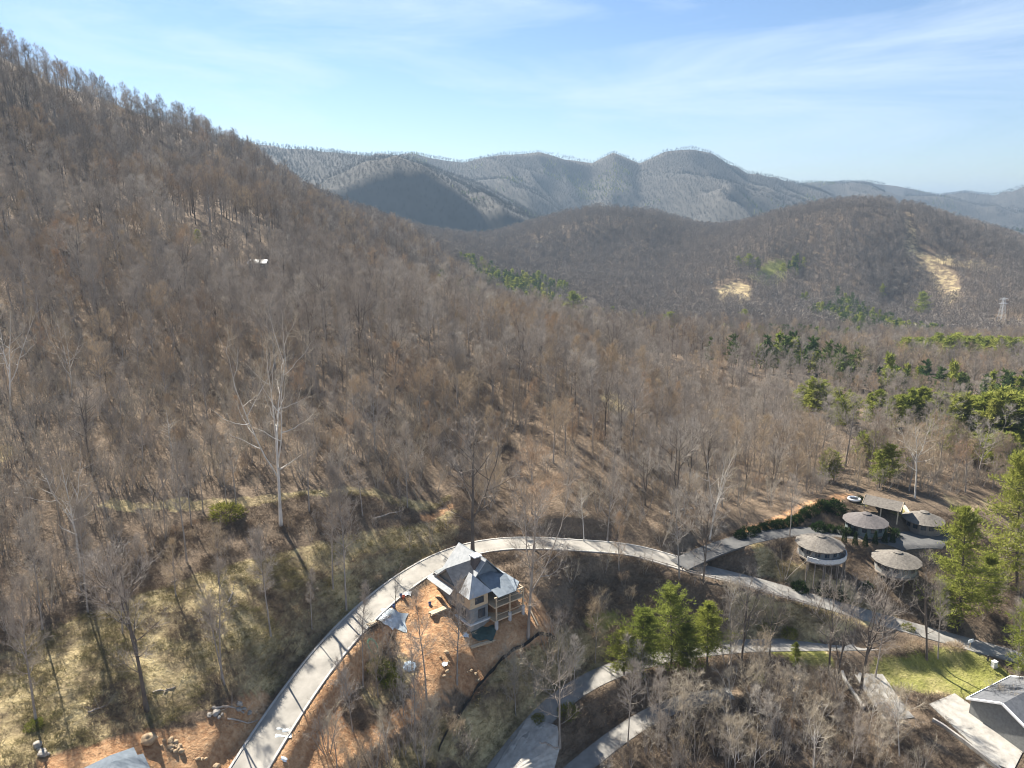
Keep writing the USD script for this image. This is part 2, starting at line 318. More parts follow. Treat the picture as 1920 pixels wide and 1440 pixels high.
def grow(S, D, L, k, bend, wob, rng):
    """polylines from S along D, length L, bending towards up by bend"""
    n = len(S); s = np.linspace(0, 1, k)[None, :, None]
    up = np.zeros((n, 1, 3)); up[..., 2] = 1
    P = S[:, None] + L[:, None, None] * (D[:, None] * s + up * bend * s * s)
    j = rng.normal(0, 1, (n, k, 3)).cumsum(1) * s
    return P + j * wob * L[:, None, None] / k
def blades(S, D, L, W, rng):
    """one thin triangle for each twig"""
    n = len(S); side = unit(np.cross(D, unit(rng.normal(0, 1, (n, 3))))) * W[:, None] / 2
    V = np.stack([S - side, S + side, S + D * L[:, None]], 1).reshape(-1, 3)
    return V, np.arange(3 * n).reshape(n, 3)
def bare_tree(seed, H=24.0, R=4.6, t0=0.32, nl=28, nb=9, nt=11, nf=2, tw=0.027, tilt=(75, 25), girth=0.011, fork=0, k1=6, sides=(6, 4, 3), lean=0.03, wob=0.12, lr=0.016):
    """returns (trunk with limbs, twigs) as two meshes"""
    rng = np.random.default_rng(seed); W = MB(); T = MB()
    kt = 9; s = np.linspace(0, 1, kt)
    P0 = np.zeros((1, kt, 3)); P0[0, :, 2] = s * H * 0.97
    P0[0, :, :2] += (rng.normal(0, lean, (kt, 2)).cumsum(0) * H * 0.25 + rng.normal(0, lean, 2) * H * s[:, None]) * s[:, None]
    r0 = girth * H * (1 - s) ** 0.8 + 0.012; r0[0] *= 1.35
    W.add(*tubes(P0, r0[None], sides[0]))
    limbs_from = [P0]; rad_from = [r0[None]]
    if fork:
        sf = rng.uniform(0.28, 0.55, (1, fork)); S, D0 = sample(P0, sf)
        D = rot_from(D0[0], rng.uniform(0.28, 0.55, fork), np.arange(fork) * 2.4 + rng.uniform(0, 6), rng)
        Lf = H * (1 - sf[0]) * rng.uniform(0.75, 1.0, fork)
        PF = grow(S[0], D, Lf, kt, 0.35, 0.25, rng)
        rf = (girth * H * 0.7 * (1 - sf[0]))[:, None] * (1 - s)[None] ** 0.8 + 0.012
        W.add(*tubes(PF, rf, 5)); limbs_from.append(PF); rad_from.append(rf)
    PA = np.vstack(limbs_from); RA = np.vstack(rad_from); m = len(PA); per = max(3, nl // m)
    sl = np.sort(rng.uniform(0, 1, (m, per)), 1); sl = t0 + (0.97 - t0) * (sl * 0.65 + 0.35 * (np.arange(per) + 0.5) / per)
    if m > 1: sl[1:] = 0.15 + 0.8 * (sl[1:] - t0) / (0.97 - t0)
    S, D0 = sample(PA, sl); rr, _ = sample(np.repeat(RA[..., None], 3, -1), sl); rr = rr[..., 0]
    S, D0, rr, q = S.reshape(-1, 3), D0.reshape(-1, 3), rr.ravel(), sl.ravel()
    n1 = len(S)
    f = np.clip((q - t0) / (1 - t0), 0, 1)
    L1 = R * np.where(f < 0.35, 0.62 + 1.1 * f, 1.0 - 0.75 * (f - 0.35) / 0.65) * rng.uniform(0.7, 1.2, n1)
    D1 = rot_from(D0, np.radians(tilt[0] + (tilt[1] - tilt[0]) * f + rng.normal(0, 9, n1)), np.arange(n1) * 2.39996 + rng.normal(0, 0.4, n1), rng)
    P1 = grow(S, D1, L1, k1, 0.28, wob, rng)
    s1 = np.linspace(0, 1, k1)
    R1 = np.minimum(rr * 0.65, lr * L1 + 0.01)[:, None] * (1 - s1)[None] ** 0.7 + 0.008
    W.add(*tubes(P1, R1, sides[1]))
    sb = rng.uniform(0.22, 1.0, (n1, nb)); S, D0 = sample(P1, sb)
    S, D0 = S.reshape(-1, 3), D0.reshape(-1, 3); n2 = len(S)
    L2 = (L1[:, None] * (0.52 - 0.28 * sb)).ravel() * rng.uniform(0.6, 1.3, n2) + 0.35
    D2 = rot_from(D0, rng.uniform(0.4, 1.0, n2), rng.uniform(0, 2 * PI, n2), rng)
    P2 = grow(S, D2, L2, 4, 0.22, wob, rng)
    R2 = (0.008 + 0.006 * L2)[:, None] * np.array([1, 0.75, 0.5, 0.22])[None] * max(1.0, tw / 0.03)
    T.add(*tubes(P2, R2, sides[2]))
    st = rng.uniform(0.15, 1.0, (n2, nt)); S, D0 = sample(P2, st); S, D0 = S.reshape(-1, 3), D0.reshape(-1, 3); n3 = len(S)
    D3 = unit(rot_from(D0, rng.uniform(0.3, 0.95, n3), rng.uniform(0, 2 * PI, n3), rng) + np.array([0, 0, 0.18]))
    L3 = rng.uniform(0.5, 1.25, n3) * (R / 4.6) ** 0.5
    T.add(*blades(S, D3, L3, np.full(n3, tw), rng))
    if nf:
        u = rng.uniform(0.25, 0.9, (n3, nf)); S = (S[:, None] + D3[:, None] * (L3[:, None] * u)[..., None]).reshape(-1, 3)
        D4 = rot_from(D3.repeat(nf, 0), rng.uniform(0.4, 1.0, n3 * nf), rng.uniform(0, 2 * PI, n3 * nf), rng)
        T.add(*blades(S, D4, rng.uniform(0.3, 0.8, n3 * nf), np.full(n3 * nf, tw * 0.75), rng))
    return W, T
def far_bare(seed, H=22.0, R=4.6, n=70, w=0.5):
    """a bare tree far off: trunk, and short strips for its twigs"""
    rng = np.random.default_rng(seed); T = MB(); W = MB()
    W.tube([(0, 0, 0), (rng.normal(0, .3), rng.normal(0, .3), H * .5), (rng.normal(0, .5), rng.normal(0, .5), H * .95)], (0.24, 0.16, 0.03), 4)
    z = rng.uniform(0.3, 1, n); prof = np.where(z < 0.55, 0.55 + 0.45 * (z - 0.3) / 0.25, np.sqrt(np.maximum(1 - ((z - 0.55) / 0.47) ** 2, 0.02)))
    a = rng.uniform(0, 2 * PI, n); rad = R * prof * np.sqrt(rng.uniform(0.02, 1, n))
    S = np.stack([rad * np.cos(a), rad * np.sin(a), z * H], -1)
    D = unit(np.stack([np.cos(a) * .7, np.sin(a) * .7, np.full(n, 0.8)], -1) + rng.normal(0, 0.45, (n, 3)))
    T.add(*blades(S - D * 1.0, D, rng.uniform(1.6, 3.2, n) * (R / 4.6), np.full(n, w) * rng.uniform(0.6, 1.4, n), rng))
    return W, T
def pine(seed, H=24.0, R=4.5, nw=26, per=6, nn=26, size=0.55, width=0.2, t0=0.18, sides=6):
    """an evergreen: whorls of level branches carrying tufts of needles"""
    rng = np.random.default_rng(seed); W = MB(); T = MB()
    s = np.linspace(0, 1, 8); P0 = np.zeros((1, 8, 3)); P0[0, :, 2] = s * H; P0[0, 1:, :2] = rng.normal(0, 0.006 * H, (7, 2)).cumsum(0) * 0.5
    W.add(*tubes(P0, (0.011 * H * (1 - s) ** 0.9 + 0.015)[None], sides))
    q = np.sort(rng.uniform(t0, 0.985, nw * per)); S, _ = sample(P0, q[None]); S = S[0]; n = len(q)
    f = (q - t0) / (1 - t0)
    L = R * (np.where(f < 0.25, 0.7 + 1.2 * f, 1.0 - 0.9 * ((f - 0.25) / 0.75) ** 1.9)) * rng.uniform(0.5, 1.2, n) * (0.75 + 0.3 * np.sin(q * 40 + rng.uniform(0, 6))) + 0.3
    el = np.radians(-8 + 55 * f ** 2 + rng.normal(0, 8, n)); a = np.arange(n) * 2.39996 + rng.normal(0, 0.5, n)
    D = np.stack([np.cos(a) * np.cos(el), np.sin(a) * np.cos(el), np.sin(el)], -1)
    P1 = grow(S, D, L, 4, 0.12, 0.12, rng)
    W.add(*tubes(P1, (0.012 * L + 0.01)[:, None] * np.array([1, .7, .45, .15])[None], 3))
    sb = 1 - rng.uniform(0, 0.85, (n, nn)) ** 1.4; S, D0 = sample(P1, sb); S = S.reshape(-1, 3); D0 = D0.reshape(-1, 3); m = len(S)
    S = S + rng.normal(0, 1, (m, 3)) * np.array([0.30, 0.30, 0.12]) * (L.repeat(nn) * 0.3 + 0.25)[:, None]
    D2 = unit(D0 * 0.6 + rng.normal(0, 0.55, (m, 3)) + np.array([0, 0, 0.35]))
    T.add(*blades(S, D2, rng.uniform(0.6, 1.4, m) * size * 1.5, np.full(m, width) * rng.uniform(0.7, 1.3, m), rng))
    return W, T
def bush(seed, rx=1.0, rz=1.0, n=500, size=0.3, w=0.12, stems=6):
    """a leafy shrub: leaf blades in an uneven dome, thicker near the outside"""
    rng = np.random.default_rng(seed); W = MB(); T = MB()
    for _ in range(stems):
        a = rng.uniform(0, 2 * PI); W.tube([(0, 0, 0), (math.cos(a) * rx * .3, math.sin(a) * rx * .3, rz * .5), (math.cos(a) * rx * .6, math.sin(a) * rx * .6, rz * .9)], (.04, .025, .01), 3)
    d = unit(rng.normal(0, 1, (n, 3))); d[:, 2] = np.abs(d[:, 2]); rr = rng.uniform(0.35, 1, n) ** 0.5
    lump = 0.72 + 0.5 * noise(d * 2.2 + seed * 3.1, seed)
    S = d * (rr * lump)[:, None] * np.array([rx, rx, rz])
    T.add(*blades(S, unit(d + rng.normal(0, 0.7, (n, 3))), rng.uniform(0.6, 1.3, n) * size, np.full(n, w), rng))
    return W, T
def thicket(seed, H=6.0, R=1.6, stems=7, nb=9, nt=7, nf=2, tw=0.028):
    """a bare many-stemmed shrub or a clump of saplings"""
    rng = np.random.default_rng(seed); W = MB(); T = MB()
    a = rng.uniform(0, 2 * PI, stems); D = unit(np.stack([np.cos(a) * .28, np.sin(a) * .28, np.ones(stems)], -1) + rng.normal(0, .1, (stems, 3)))
    S = np.stack([np.cos(a), np.sin(a), np.zeros(stems)], -1) * R * 0.25
    L = H * rng.uniform(0.65, 1.05, stems); P = grow(S, D, L, 7, 0.05, 0.14, rng); s = np.linspace(0, 1, 7)
    W.add(*tubes(P, (0.007 * L + 0.012)[:, None] * (1 - s)[None] ** 0.8 + 0.008, 4))
    sb = rng.uniform(0.25, 1, (stems, nb)); S, D0 = sample(P, sb); S, D0 = S.reshape(-1, 3), D0.reshape(-1, 3); n = len(S)
    L2 = rng.uniform(0.15, 0.36, n) * H * (1.1 - 0.6 * sb.ravel()); D2 = rot_from(D0, rng.uniform(.35, .8, n), rng.uniform(0, 2 * PI, n), rng)
    P2 = grow(S, D2, L2, 4, 0.2, 0.14, rng)
    T.add(*tubes(P2, (0.007 + 0.005 * L2)[:, None] * np.array([1, .75, .5, .25])[None], 3))
    st = rng.uniform(0.2, 1, (n, nt)); S, D0 = sample(P2, st); S, D0 = S.reshape(-1, 3), D0.reshape(-1, 3); n3 = len(S)
    D3 = rot_from(D0, rng.uniform(.3, .9, n3), rng.uniform(0, 2 * PI, n3), rng); L3 = rng.uniform(.35, .9, n3)
    T.add(*blades(S, D3, L3, np.full(n3, tw), rng))
    if nf:
        S = (S[:, None] + D3[:, None] * (L3[:, None] * rng.uniform(.3, .9, (n3, nf)))[..., None]).reshape(-1, 3)
        T.add(*blades(S, rot_from(D3.repeat(nf, 0), rng.uniform(.4, 1, n3 * nf), rng.uniform(0, 2 * PI, n3 * nf), rng), rng.uniform(.2, .5, n3 * nf), np.full(n3 * nf, tw * .8), rng))
    return W, T

# ------------------------------------------------------------------ ground, with what grows or lies bare where
def world_poly(pts): return Polygon(np.array([ground_at(u, v)[:2] for u, v in pts])).buffer(0)
SOIL = [world_poly(p) for p in (
    [(740,1150),(800,1105),(840,1080),(900,1075),(975,1100),(1015,1130),(1040,1185),(1015,1203),(960,1222),(915,1262),(885,1305),(850,1290),(800,1310),(770,1300),(790,1250),(760,1235),(735,1190),(715,1200)],
    [(718,1188),(735,1205),(692,1245),(665,1300),(640,1335),(665,1370),(720,1352),(775,1315),(800,1285),(835,1305),(790,1345),(715,1395),(650,1420),(610,1470),(480,1470),(545,1360),(600,1300),(655,1240)],
    [(60,1480),(75,1425),(190,1395),(300,1372),(395,1345),(455,1292),(500,1275),(505,1290),(440,1400),(425,1480)],
    [(1470,985),(1380,1005),(1400,985),(1460,965),(1540,935),(1600,925),(1590,935),(1500,965)],
    [(780,960),(850,942),(850,952),(790,975)])]
BANKCUT = [world_poly(p) for p in ([(700,1105),(790,1042),(800,1050),(715,1120)], [(1060,1000),(1120,1004),(1200,1020),(1240,1030),(1130,1010)])]
STRAW = [world_poly(p) for p in (
    [(180,955),(200,940),(330,940),(520,930),(700,919),(845,922),(845,935),(700,935),(520,945),(340,957)],
    [(100,1185),(260,1118),(400,1070),(540,1035),(640,1020),(740,1000),(830,960),(860,962),(790,1010),(720,1030),(640,1050),(520,1065),(420,1100),(300,1140),(180,1185)],
    [(-60,850),(10,825),(22,850),(-40,890)],
    [(1120,735),(1160,740),(1195,775),(1170,785),(1135,765)],
    [(1400,1025),(1560,1085),(1680,1150),(1690,1170),(1560,1110),(1420,1070)])]
OLIVE = [world_poly(p) for p in (
    [(-150,1480),(-150,1230),(100,1175),(300,1110),(560,1040),(800,975),(860,990),(760,1060),(690,1120),(600,1200),(500,1290),(380,1340),(200,1395),(60,1430)],
    [(850,1330),(905,1270),(960,1225),(1100,1185),(1180,1230),(1080,1280),(1020,1330),(960,1380),(900,1440),(700,1470),(740,1410),(810,1350)],
    [(1380,1120),(1520,1150),(1700,1195),(1400,1205),(1360,1180)],
    [(690,1210),(760,1240),(785,1260),(760,1300),(690,1330),(670,1290)])]
LAWN = [world_poly(p) for p in (
    [(1625,1258),(1640,1243),(1735,1240),(1800,1215),(1850,1240),(1890,1262),(1900,1300),(1840,1310),(1790,1300),(1740,1300),(1690,1290),(1640,1275)],
    [(1425,1218),(1470,1212),(1545,1214),(1562,1250),(1520,1258),(1450,1240)],
    [(1098,1166),(1125,1148),(1155,1148),(1160,1162),(1140,1180),(1110,1186)],
    [(1065,1278),(1110,1250),(1150,1232),(1150,1240),(1110,1262),(1072,1284)],
    [(1395,1203),(1520,1198),(1540,1202),(1400,1207)],
    [(1600,948),(1650,935),(1700,955),(1690,970),(1640,952)],
    [(1800,968),(1830,960),(1840,975),(1810,985)])]
FIELD = [world_poly(p) for p in (
    [(1400,522),(1440,490),(1475,488),(1474,518),(1440,534)], [(1330,545),(1380,528),(1412,540),(1404,572),(1345,566)],
    [(926,548),(955,538),(980,552),(952,570)], [(1700,470),(1760,478),(1830,490),(1870,502),(1840,506),(1760,492),(1705,480)],
    [(1655,396),(1690,402),(1688,412),(1660,404)], [(1865,600),(1925,600),(1960,615),(1900,618)], [(1000,458),(1020,462),(1015,470),(998,468)])]
SCRUB = [world_poly(p) for p in ([(1690,470),(1720,470),(1790,510),(1800,560),(1770,575),(1740,520)], [(1660,400),(1695,410),(1720,470),(1695,470)], [(1760,930),(1870,925),(1880,955),(1800,962)])]
def inside(polys, x, y, wob=1.2, wl=5.0, sd=1):
    x = np.asarray(x, float); y = np.asarray(y, float)
    px = x + wob * 2 * nz(x, y, wl, sd, 3); py = y + wob * 2 * nz(x, y, wl, sd + 9, 3)
    k = np.zeros(x.shape, bool)
    for p in polys: k |= shapely.contains_xy(p, px.ravel(), py.ravel()).reshape(x.shape)
    return k
def polar(r, az, hf):
    A, R = np.meshgrid(az, r, indexing='ij'); x, y = R * np.sin(A), R * np.cos(A); z = hf(x, y)
    n, k = len(az), len(r)
    i = np.arange(n - 1)[:, None] * k + np.arange(k - 1)[None]
    F = np.stack([i, i + 1, i + k + 1, i + k], -1).reshape(-1, 4)
    return np.stack([x, y, z], -1).reshape(-1, 3), F[:, ::-1]
AZ = np.radians(np.concatenate([np.arange(-180, -46, 4.0), np.arange(-46, -40, 0.6), np.arange(-40, 40.1, 0.25), np.arange(40.6, 46, 0.6), np.arange(50, 181, 4.0)]))
RN = np.concatenate([np.geomspace(1.5, 66, 22)[:-1], np.arange(66, 190, 0.55), np.geomspace(190, 1500, 280)])
RF = np.geomspace(1500, 14000, 190)
GV, GF = polar(RN, AZ, terrain_raw)
ground = obj('ground', (GV, GF), None, smooth=True)
gx, gy = GV[:, 0], GV[:, 1]
mask = np.zeros((len(GV), 3))
mask[:, 0] = inside(SOIL, gx, gy, 1.3) | (inside(BANKCUT, gx, gy, .8)); mask[:, 1] = 0.38 * inside(SCRUB, gx, gy, 10, 22)
mask[:, 1] = np.maximum(np.maximum(mask[:, 1], 0.72 * inside(OLIVE, gx, gy, 3.0, 9)), 0.72 * inside(STRAW, gx, gy, 2.4, 4))
mask[:, 1] = np.maximum(mask[:, 1], 0.55 * inside(FIELD, gx, gy, 9, 22)) * (1 - mask[:, 0])
mask[:, 2] = inside(LAWN, gx, gy, 1.8, 4) * np.clip(1.15 + 2.2 * nz(gx, gy, 5.0, 14, 3), .25, 1.0); mask[:, 1] = np.maximum(mask[:, 1], .8 * inside(LAWN, gx, gy, 2.5, 3)); mask[:, 2] = np.maximum(mask[:, 2], 1.0 * (inside(FIELD[:1] + FIELD[2:3], gx, gy, 3, 20)))
UsdGeom.PrimvarsAPI(ground).CreatePrimvar('cover', Sdf.ValueTypeNames.Color3fArray, 'vertex').Set(Vt.Vec3fArray.FromNumpy(mask.astype(np.float32)))
mat('ground', {'a': ('attribute', {'attribute': 'cover'}), 's': ('separate_color', {'color_type': 'rgb'}), 'g': ('geometry', {}),
    'n1': ('noise_texture', {'scale': 0.16, 'detail': 9.0, 'roughness': 0.68}), 'n2': ('noise_texture', {'scale': 1.7, 'detail': 6.0, 'roughness': 0.7}), 'n3': ('noise_texture', {'scale': 0.035, 'detail': 5.0, 'roughness': 0.6}),
    'leaf': ('rgb_ramp', {'ramp': [(0.30, (0.075, 0.056, 0.04)), (0.46, (0.14, 0.105, 0.074)), (0.58, (0.20, 0.152, 0.108)), (0.72, (0.31, 0.25, 0.18))]}),
    'grass': ('rgb_ramp', {'ramp': [(0.32, (0.20, 0.155, 0.075)), (0.5, (0.39, 0.315, 0.165)), (0.66, (0.56, 0.46, 0.27))]}),
    'lawn': ('rgb_ramp', {'ramp': [(0.3, (0.13, 0.135, 0.035)), (0.46, (0.20, 0.205, 0.055)), (0.58, (0.26, 0.25, 0.085)), (0.7, (0.36, 0.325, 0.16))]}),
    'soil': ('rgb_ramp', {'ramp': [(0.30, (0.20, 0.095, 0.045)), (0.44, (0.37, 0.205, 0.105)), (0.56, (0.50, 0.315, 0.175)), (0.70, (0.66, 0.48, 0.315))]}),
    'mixn': ('mix_float', {'fac': 0.55}), 'j1': ('math', {'math_type': 'multiply_add', 'value2': 1.1, 'value3': -0.55}), 
    'fg': ('math', {'math_type': 'add', 'use_clamp': True}), 'gm': ('math', {'math_type': 'multiply', 'value2': 1.15}), 'pt': ('map_range', {'from_min': 0.42, 'from_max': 0.62, 'to_min': -0.45, 'to_max': 0.35}),
    'm1': ('mix_color', {}), 'm2': ('mix_color', {}), 'm3': ('mix_color', {}), 'fgc': ('clamp', {}), 'wet': ('math', {'math_type': 'greater_than', 'value2': 0.02}), 'fg2': ('math', {'math_type': 'multiply'}),
    'b': ('bump', {'strength': 1.0, 'distance': 0.9}), 'p': ('principled_bsdf', {'roughness': 0.95, 'specular_ior_level': 0.1})},
    [('a.color', 's.color'), ('g.position', 'n1.vector'), ('g.position', 'n2.vector'), ('g.position', 'n3.vector'), ('n1.fac', 'mixn.a'), ('n2.fac', 'mixn.b'),
     ('mixn.result', 'leaf.fac'), ('mixn.result', 'grass.fac'), ('mixn.result', 'lawn.fac'), ('mixn.result', 'soil.fac'),
     ('s.g', 'gm.value1'), ('gm.value', 'fg.value1'), ('n1.fac', 'pt.value'), ('pt.result', 'fg.value2'), ('s.g', 'wet.value1'), ('fg.value', 'fg2.value1'), ('wet.value', 'fg2.value2'),
     ('leaf.color', 'm1.a'), ('grass.color', 'm1.b'), ('fg2.value', 'm1.fac'), ('m1.result', 'm2.a'), ('soil.color', 'm2.b'), ('s.r', 'm2.fac'), ('m2.result', 'm3.a'), ('lawn.color', 'm3.b'), ('s.b', 'm3.fac'),
     ('m3.result', 'p.base_color'), ('mixn.result', 'b.height'), ('b.normal', 'p.normal')])
UsdShade.MaterialBindingAPI.Apply(ground.GetPrim()).Bind(MAT['ground'])
tag(ground, 'brown leaf-strewn hillsides with straw grass and orange bare soil', 'ground', kind='structure')
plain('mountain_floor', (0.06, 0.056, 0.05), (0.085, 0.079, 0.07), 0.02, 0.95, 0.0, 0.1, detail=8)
MV, MF = polar(RF, AZ[(AZ > -1.3) & (AZ < 1.3)], terrain_raw)
tag(obj('mountains', (MV, MF), 'mountain_floor', smooth=True), 'far wooded mountain ridges fading into blue haze', 'mountains', kind='structure')

# ------------------------------------------------------------------ roads, kerbs, drives
plain('concrete', (0.19, 0.18, 0.16), (0.335, 0.315, 0.28), 0.22, 0.9, 0.0, 0.2, detail=8)
plain('kerb_concrete', (0.36, 0.345, 0.315), (0.46, 0.44, 0.40), 1.2, 0.85, 0.0, 0.2)
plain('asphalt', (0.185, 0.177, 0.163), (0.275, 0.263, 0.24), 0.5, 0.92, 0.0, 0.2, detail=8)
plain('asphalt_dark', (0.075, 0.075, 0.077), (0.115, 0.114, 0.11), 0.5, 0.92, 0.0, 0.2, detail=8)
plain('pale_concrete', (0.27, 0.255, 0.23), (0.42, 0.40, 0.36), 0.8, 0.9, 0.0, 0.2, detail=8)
def offset_line(L, o):
    t = unit(np.gradient(L[:, :2], axis=0)); n = np.stack([t[:, 1], -t[:, 0]], 1)      # to the right of travel
    P = L.copy(); P[:, :2] += n * np.asarray(o).reshape(-1, 1); return P
def strip(L, w, lift, cross=6, thick=0.35):
    """a road surface with closed sides"""
    rows = [offset_line(L, o) for o in np.linspace(-w / 2, w / 2, cross)]; rows = [r + [0, 0, lift] for r in rows]
    rows = [rows[0] - [0, 0, thick]] + rows + [rows[-1] - [0, 0, thick]]
    V = np.stack(rows, 1); n, k, _ = V.shape; i = np.arange(n - 1)[:, None] * k + np.arange(k - 1)[None]
    return V.reshape(-1, 3), np.stack([i, i + 1, i + k + 1, i + k], -1).reshape(-1, 4)
def kerb(L, o, w, lift, h):
    a, b = offset_line(L, o - w / 2), offset_line(L, o + w / 2)
    V = np.stack([a + [0, 0, lift - .3], a + [0, 0, lift + h], b + [0, 0, lift + h], b + [0, 0, lift - .3]], 1); n, k, _ = V.shape
    i = np.arange(n - 1)[:, None] * k + np.arange(k - 1)[None]
    return V.reshape(-1, 3), np.stack([i, i + 1, i + k + 1, i + k], -1).reshape(-1, 4)
def surface(name, L, w, m, label, lift=0.0, edges=None, cat='road'):
    x = UsdGeom.Xform.Define(stage, free(name)); tag(x, label, cat, kind='structure')
    obj('surface', strip(L, w, lift), m, x, smooth=30)
    for o, kw, kh, km in edges or (): obj('kerb', kerb(L, o, kw, lift, kh), km, x)
    return x
cut = int(np.argmin(np.abs(ROAD[:, 0] - 40)))
surface('concrete_road', ROAD[:cut + 1], 5.4, 'concrete', 'pale concrete road curving up round the unfinished house with low kerbs', 0.0, [(-2.72, 0.34, 0.13, 'kerb_concrete'), (2.72, 0.34, 0.13, 'kerb_concrete')])
surface('asphalt_road', ROAD[cut:], 5.4, 'asphalt', 'grey road running downhill to the right below the round houses', 0.0)
surface('side_street', STREET, 4.4, 'asphalt', 'grey street passing under the evergreens to the lower parking area', -0.03)
surface('lane', LANE, 3.8, 'asphalt', 'short grey lane among bare saplings at the bottom of the slope', -0.01)
surface('loop_drive', LOOP, 5.0, 'asphalt_dark', 'dark asphalt drive winding between the round houses', -0.06)
dcut = 12
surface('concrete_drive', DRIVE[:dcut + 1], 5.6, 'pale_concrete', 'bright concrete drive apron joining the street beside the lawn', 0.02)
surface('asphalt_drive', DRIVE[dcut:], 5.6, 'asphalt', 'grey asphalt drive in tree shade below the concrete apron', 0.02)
def pad(name, P, m, label, lift=0.03, cat='paving'):
    pg = Polygon(P[:, :2]).buffer(0); V, F = trimesh.creation.triangulate_polygon(pg.segmentize(1.0), engine='earcut')
    me = trimesh.Trimesh(np.column_stack([V, np.zeros(len(V))]), F, process=False)
    for _ in range(5):
        v, f = trimesh.remesh.subdivide_to_size(me.vertices, me.faces, 1.2); me = trimesh.Trimesh(v, f, process=True); break
    v = np.array(me.vertices); v[:, 2] = raster(PZ, v[:, 0], v[:, 1]) + lift; f = np.array(me.faces)
    if np.cross(v[f[0, 1]] - v[f[0, 0]], v[f[0, 2]] - v[f[0, 0]])[2] < 0: f = f[:, ::-1]
    e = trimesh.Trimesh(v, f, process=False); be = e.edges[trimesh.grouping.group_rows(e.edges_sorted, require_count=1)]
    n = len(v); v2 = np.vstack([v, v - [0, 0, .35]]); f2 = np.vstack([f, np.column_stack([be[:, 0], be[:, 0] + n, be[:, 1]]), np.column_stack([be[:, 1], be[:, 0] + n, be[:, 1] + n])])
    return tag(obj(name, (v2, f2), m, smooth=30), label, cat, kind='structure')
pad('courtyard', PADS['court'], 'asphalt_dark', 'dark paved turning court in front of the round houses', 0.035)
pad('parking_pad', PADS['parking'], 'pale_concrete', 'pale concrete parking pad at the bottom edge among bare trees', 0.03)
pad('parking_pad', PADS['terrace'], 'pale_concrete', 'pale concrete pad beside the grey-roofed house at lower right', 0.03)

# ------------------------------------------------------------------ the house under construction
plain('roof_underlay', (0.25, 0.262, 0.27), (0.36, 0.37, 0.375), 1.5, 0.75, 0.0, 0.3, detail=7)
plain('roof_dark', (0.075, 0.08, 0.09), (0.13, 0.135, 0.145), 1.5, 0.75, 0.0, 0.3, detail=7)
plain('roof_blue', (0.10, 0.125, 0.15), (0.16, 0.19, 0.22), 1.2, 0.6, 0.0, 0.4)
plain('sheathing', (0.46, 0.36, 0.235), (0.58, 0.47, 0.32), 1.6, 0.85, stretch=(1, 1, 4))
plain('house_wrap', (0.15, 0.165, 0.17), (0.21, 0.225, 0.23), 1.6, 0.7)
plain('lumber', (0.40, 0.32, 0.215), (0.54, 0.44, 0.31), 5.0, 0.8, stretch=(1, 1, .2))
plain('pier_concrete', (0.34, 0.34, 0.335), (0.46, 0.46, 0.45), 2.0, 0.9)
plain('block', (0.20, 0.205, 0.20), (0.28, 0.28, 0.275), 2.0, 0.9)
plain('chimney_brown', (0.075, 0.06, 0.055), (0.13, 0.105, 0.095), 8.0, 0.9)
plain('white_paint', (0.70, 0.71, 0.70), (0.80, 0.80, 0.79), 2.0, 0.6)
plain('green_tarp', (0.025, 0.05, 0.045), (0.05, 0.085, 0.075), 3.0, 0.5, 0.3, 0.4)
plain('blue_tarp', (0.20, 0.32, 0.46), (0.42, 0.52, 0.60), 3.0, 0.45, 0.3, 0.4)
plain('white_sheet', (0.55, 0.60, 0.62), (0.78, 0.80, 0.80), 3.0, 0.4, 0.3, 0.4)
plain('grey_sheet', (0.28, 0.33, 0.36), (0.44, 0.49, 0.51), 2.0, 0.4, 0.3, 0.4)
plain('orange_plastic', (0.42, 0.10, 0.05), (0.50, 0.14, 0.07), 3.0, 0.5)
plain('blue_plastic', (0.05, 0.09, 0.20), (0.08, 0.13, 0.27), 3.0, 0.5)
plain('green_hose', (0.10, 0.30, 0.18), (0.14, 0.36, 0.22), 3.0, 0.5)
plain('black_fabric', (0.008, 0.008, 0.008), (0.022, 0.021, 0.02), 3.0, 0.85)
plain('dark_metal', (0.03, 0.03, 0.032), (0.05, 0.05, 0.05), 3.0, 0.5)
plain('rock', (0.26, 0.19, 0.12), (0.42, 0.32, 0.21), 1.5, 0.95, 0.5, 0.1)
plain('grey_rock', (0.22, 0.20, 0.175), (0.36, 0.33, 0.29), 1.5, 0.95, 0.5, 0.1)
plain('dead_wood', (0.24, 0.20, 0.165), (0.40, 0.35, 0.30), 2.0, 0.95)
plain('shingle_grey', (0.10, 0.09, 0.08), (0.195, 0.178, 0.155), 2.2, 0.9, 0.25, 0.15, detail=8)
plain('shingle_purple', (0.085, 0.077, 0.077), (0.15, 0.137, 0.133), 2.2, 0.9, 0.25, 0.15, detail=8)
plain('wood_wall', (0.16, 0.135, 0.115), (0.23, 0.20, 0.17), 2.0, 0.85, stretch=(3, 3, .4))
plain('blue_wall', (0.10, 0.135, 0.135), (0.15, 0.18, 0.18), 2.0, 0.8)
plain('grey_wall', (0.17, 0.175, 0.17), (0.24, 0.243, 0.235), 2.0, 0.8)
plain('white_rail', (0.52, 0.53, 0.53), (0.62, 0.63, 0.62), 2.0, 0.6)
plain('galvanised', (0.40, 0.42, 0.44), (0.52, 0.54, 0.55), 2.0, 0.5)
plain('red_wood', (0.23, 0.10, 0.055), (0.30, 0.14, 0.08), 2.0, 0.8)
mat('window_glass', {'p': ('principled_bsdf', {'base_color': (0.025, 0.035, 0.045), 'roughness': 0.08, 'specular_ior_level': 0.7})}, [])

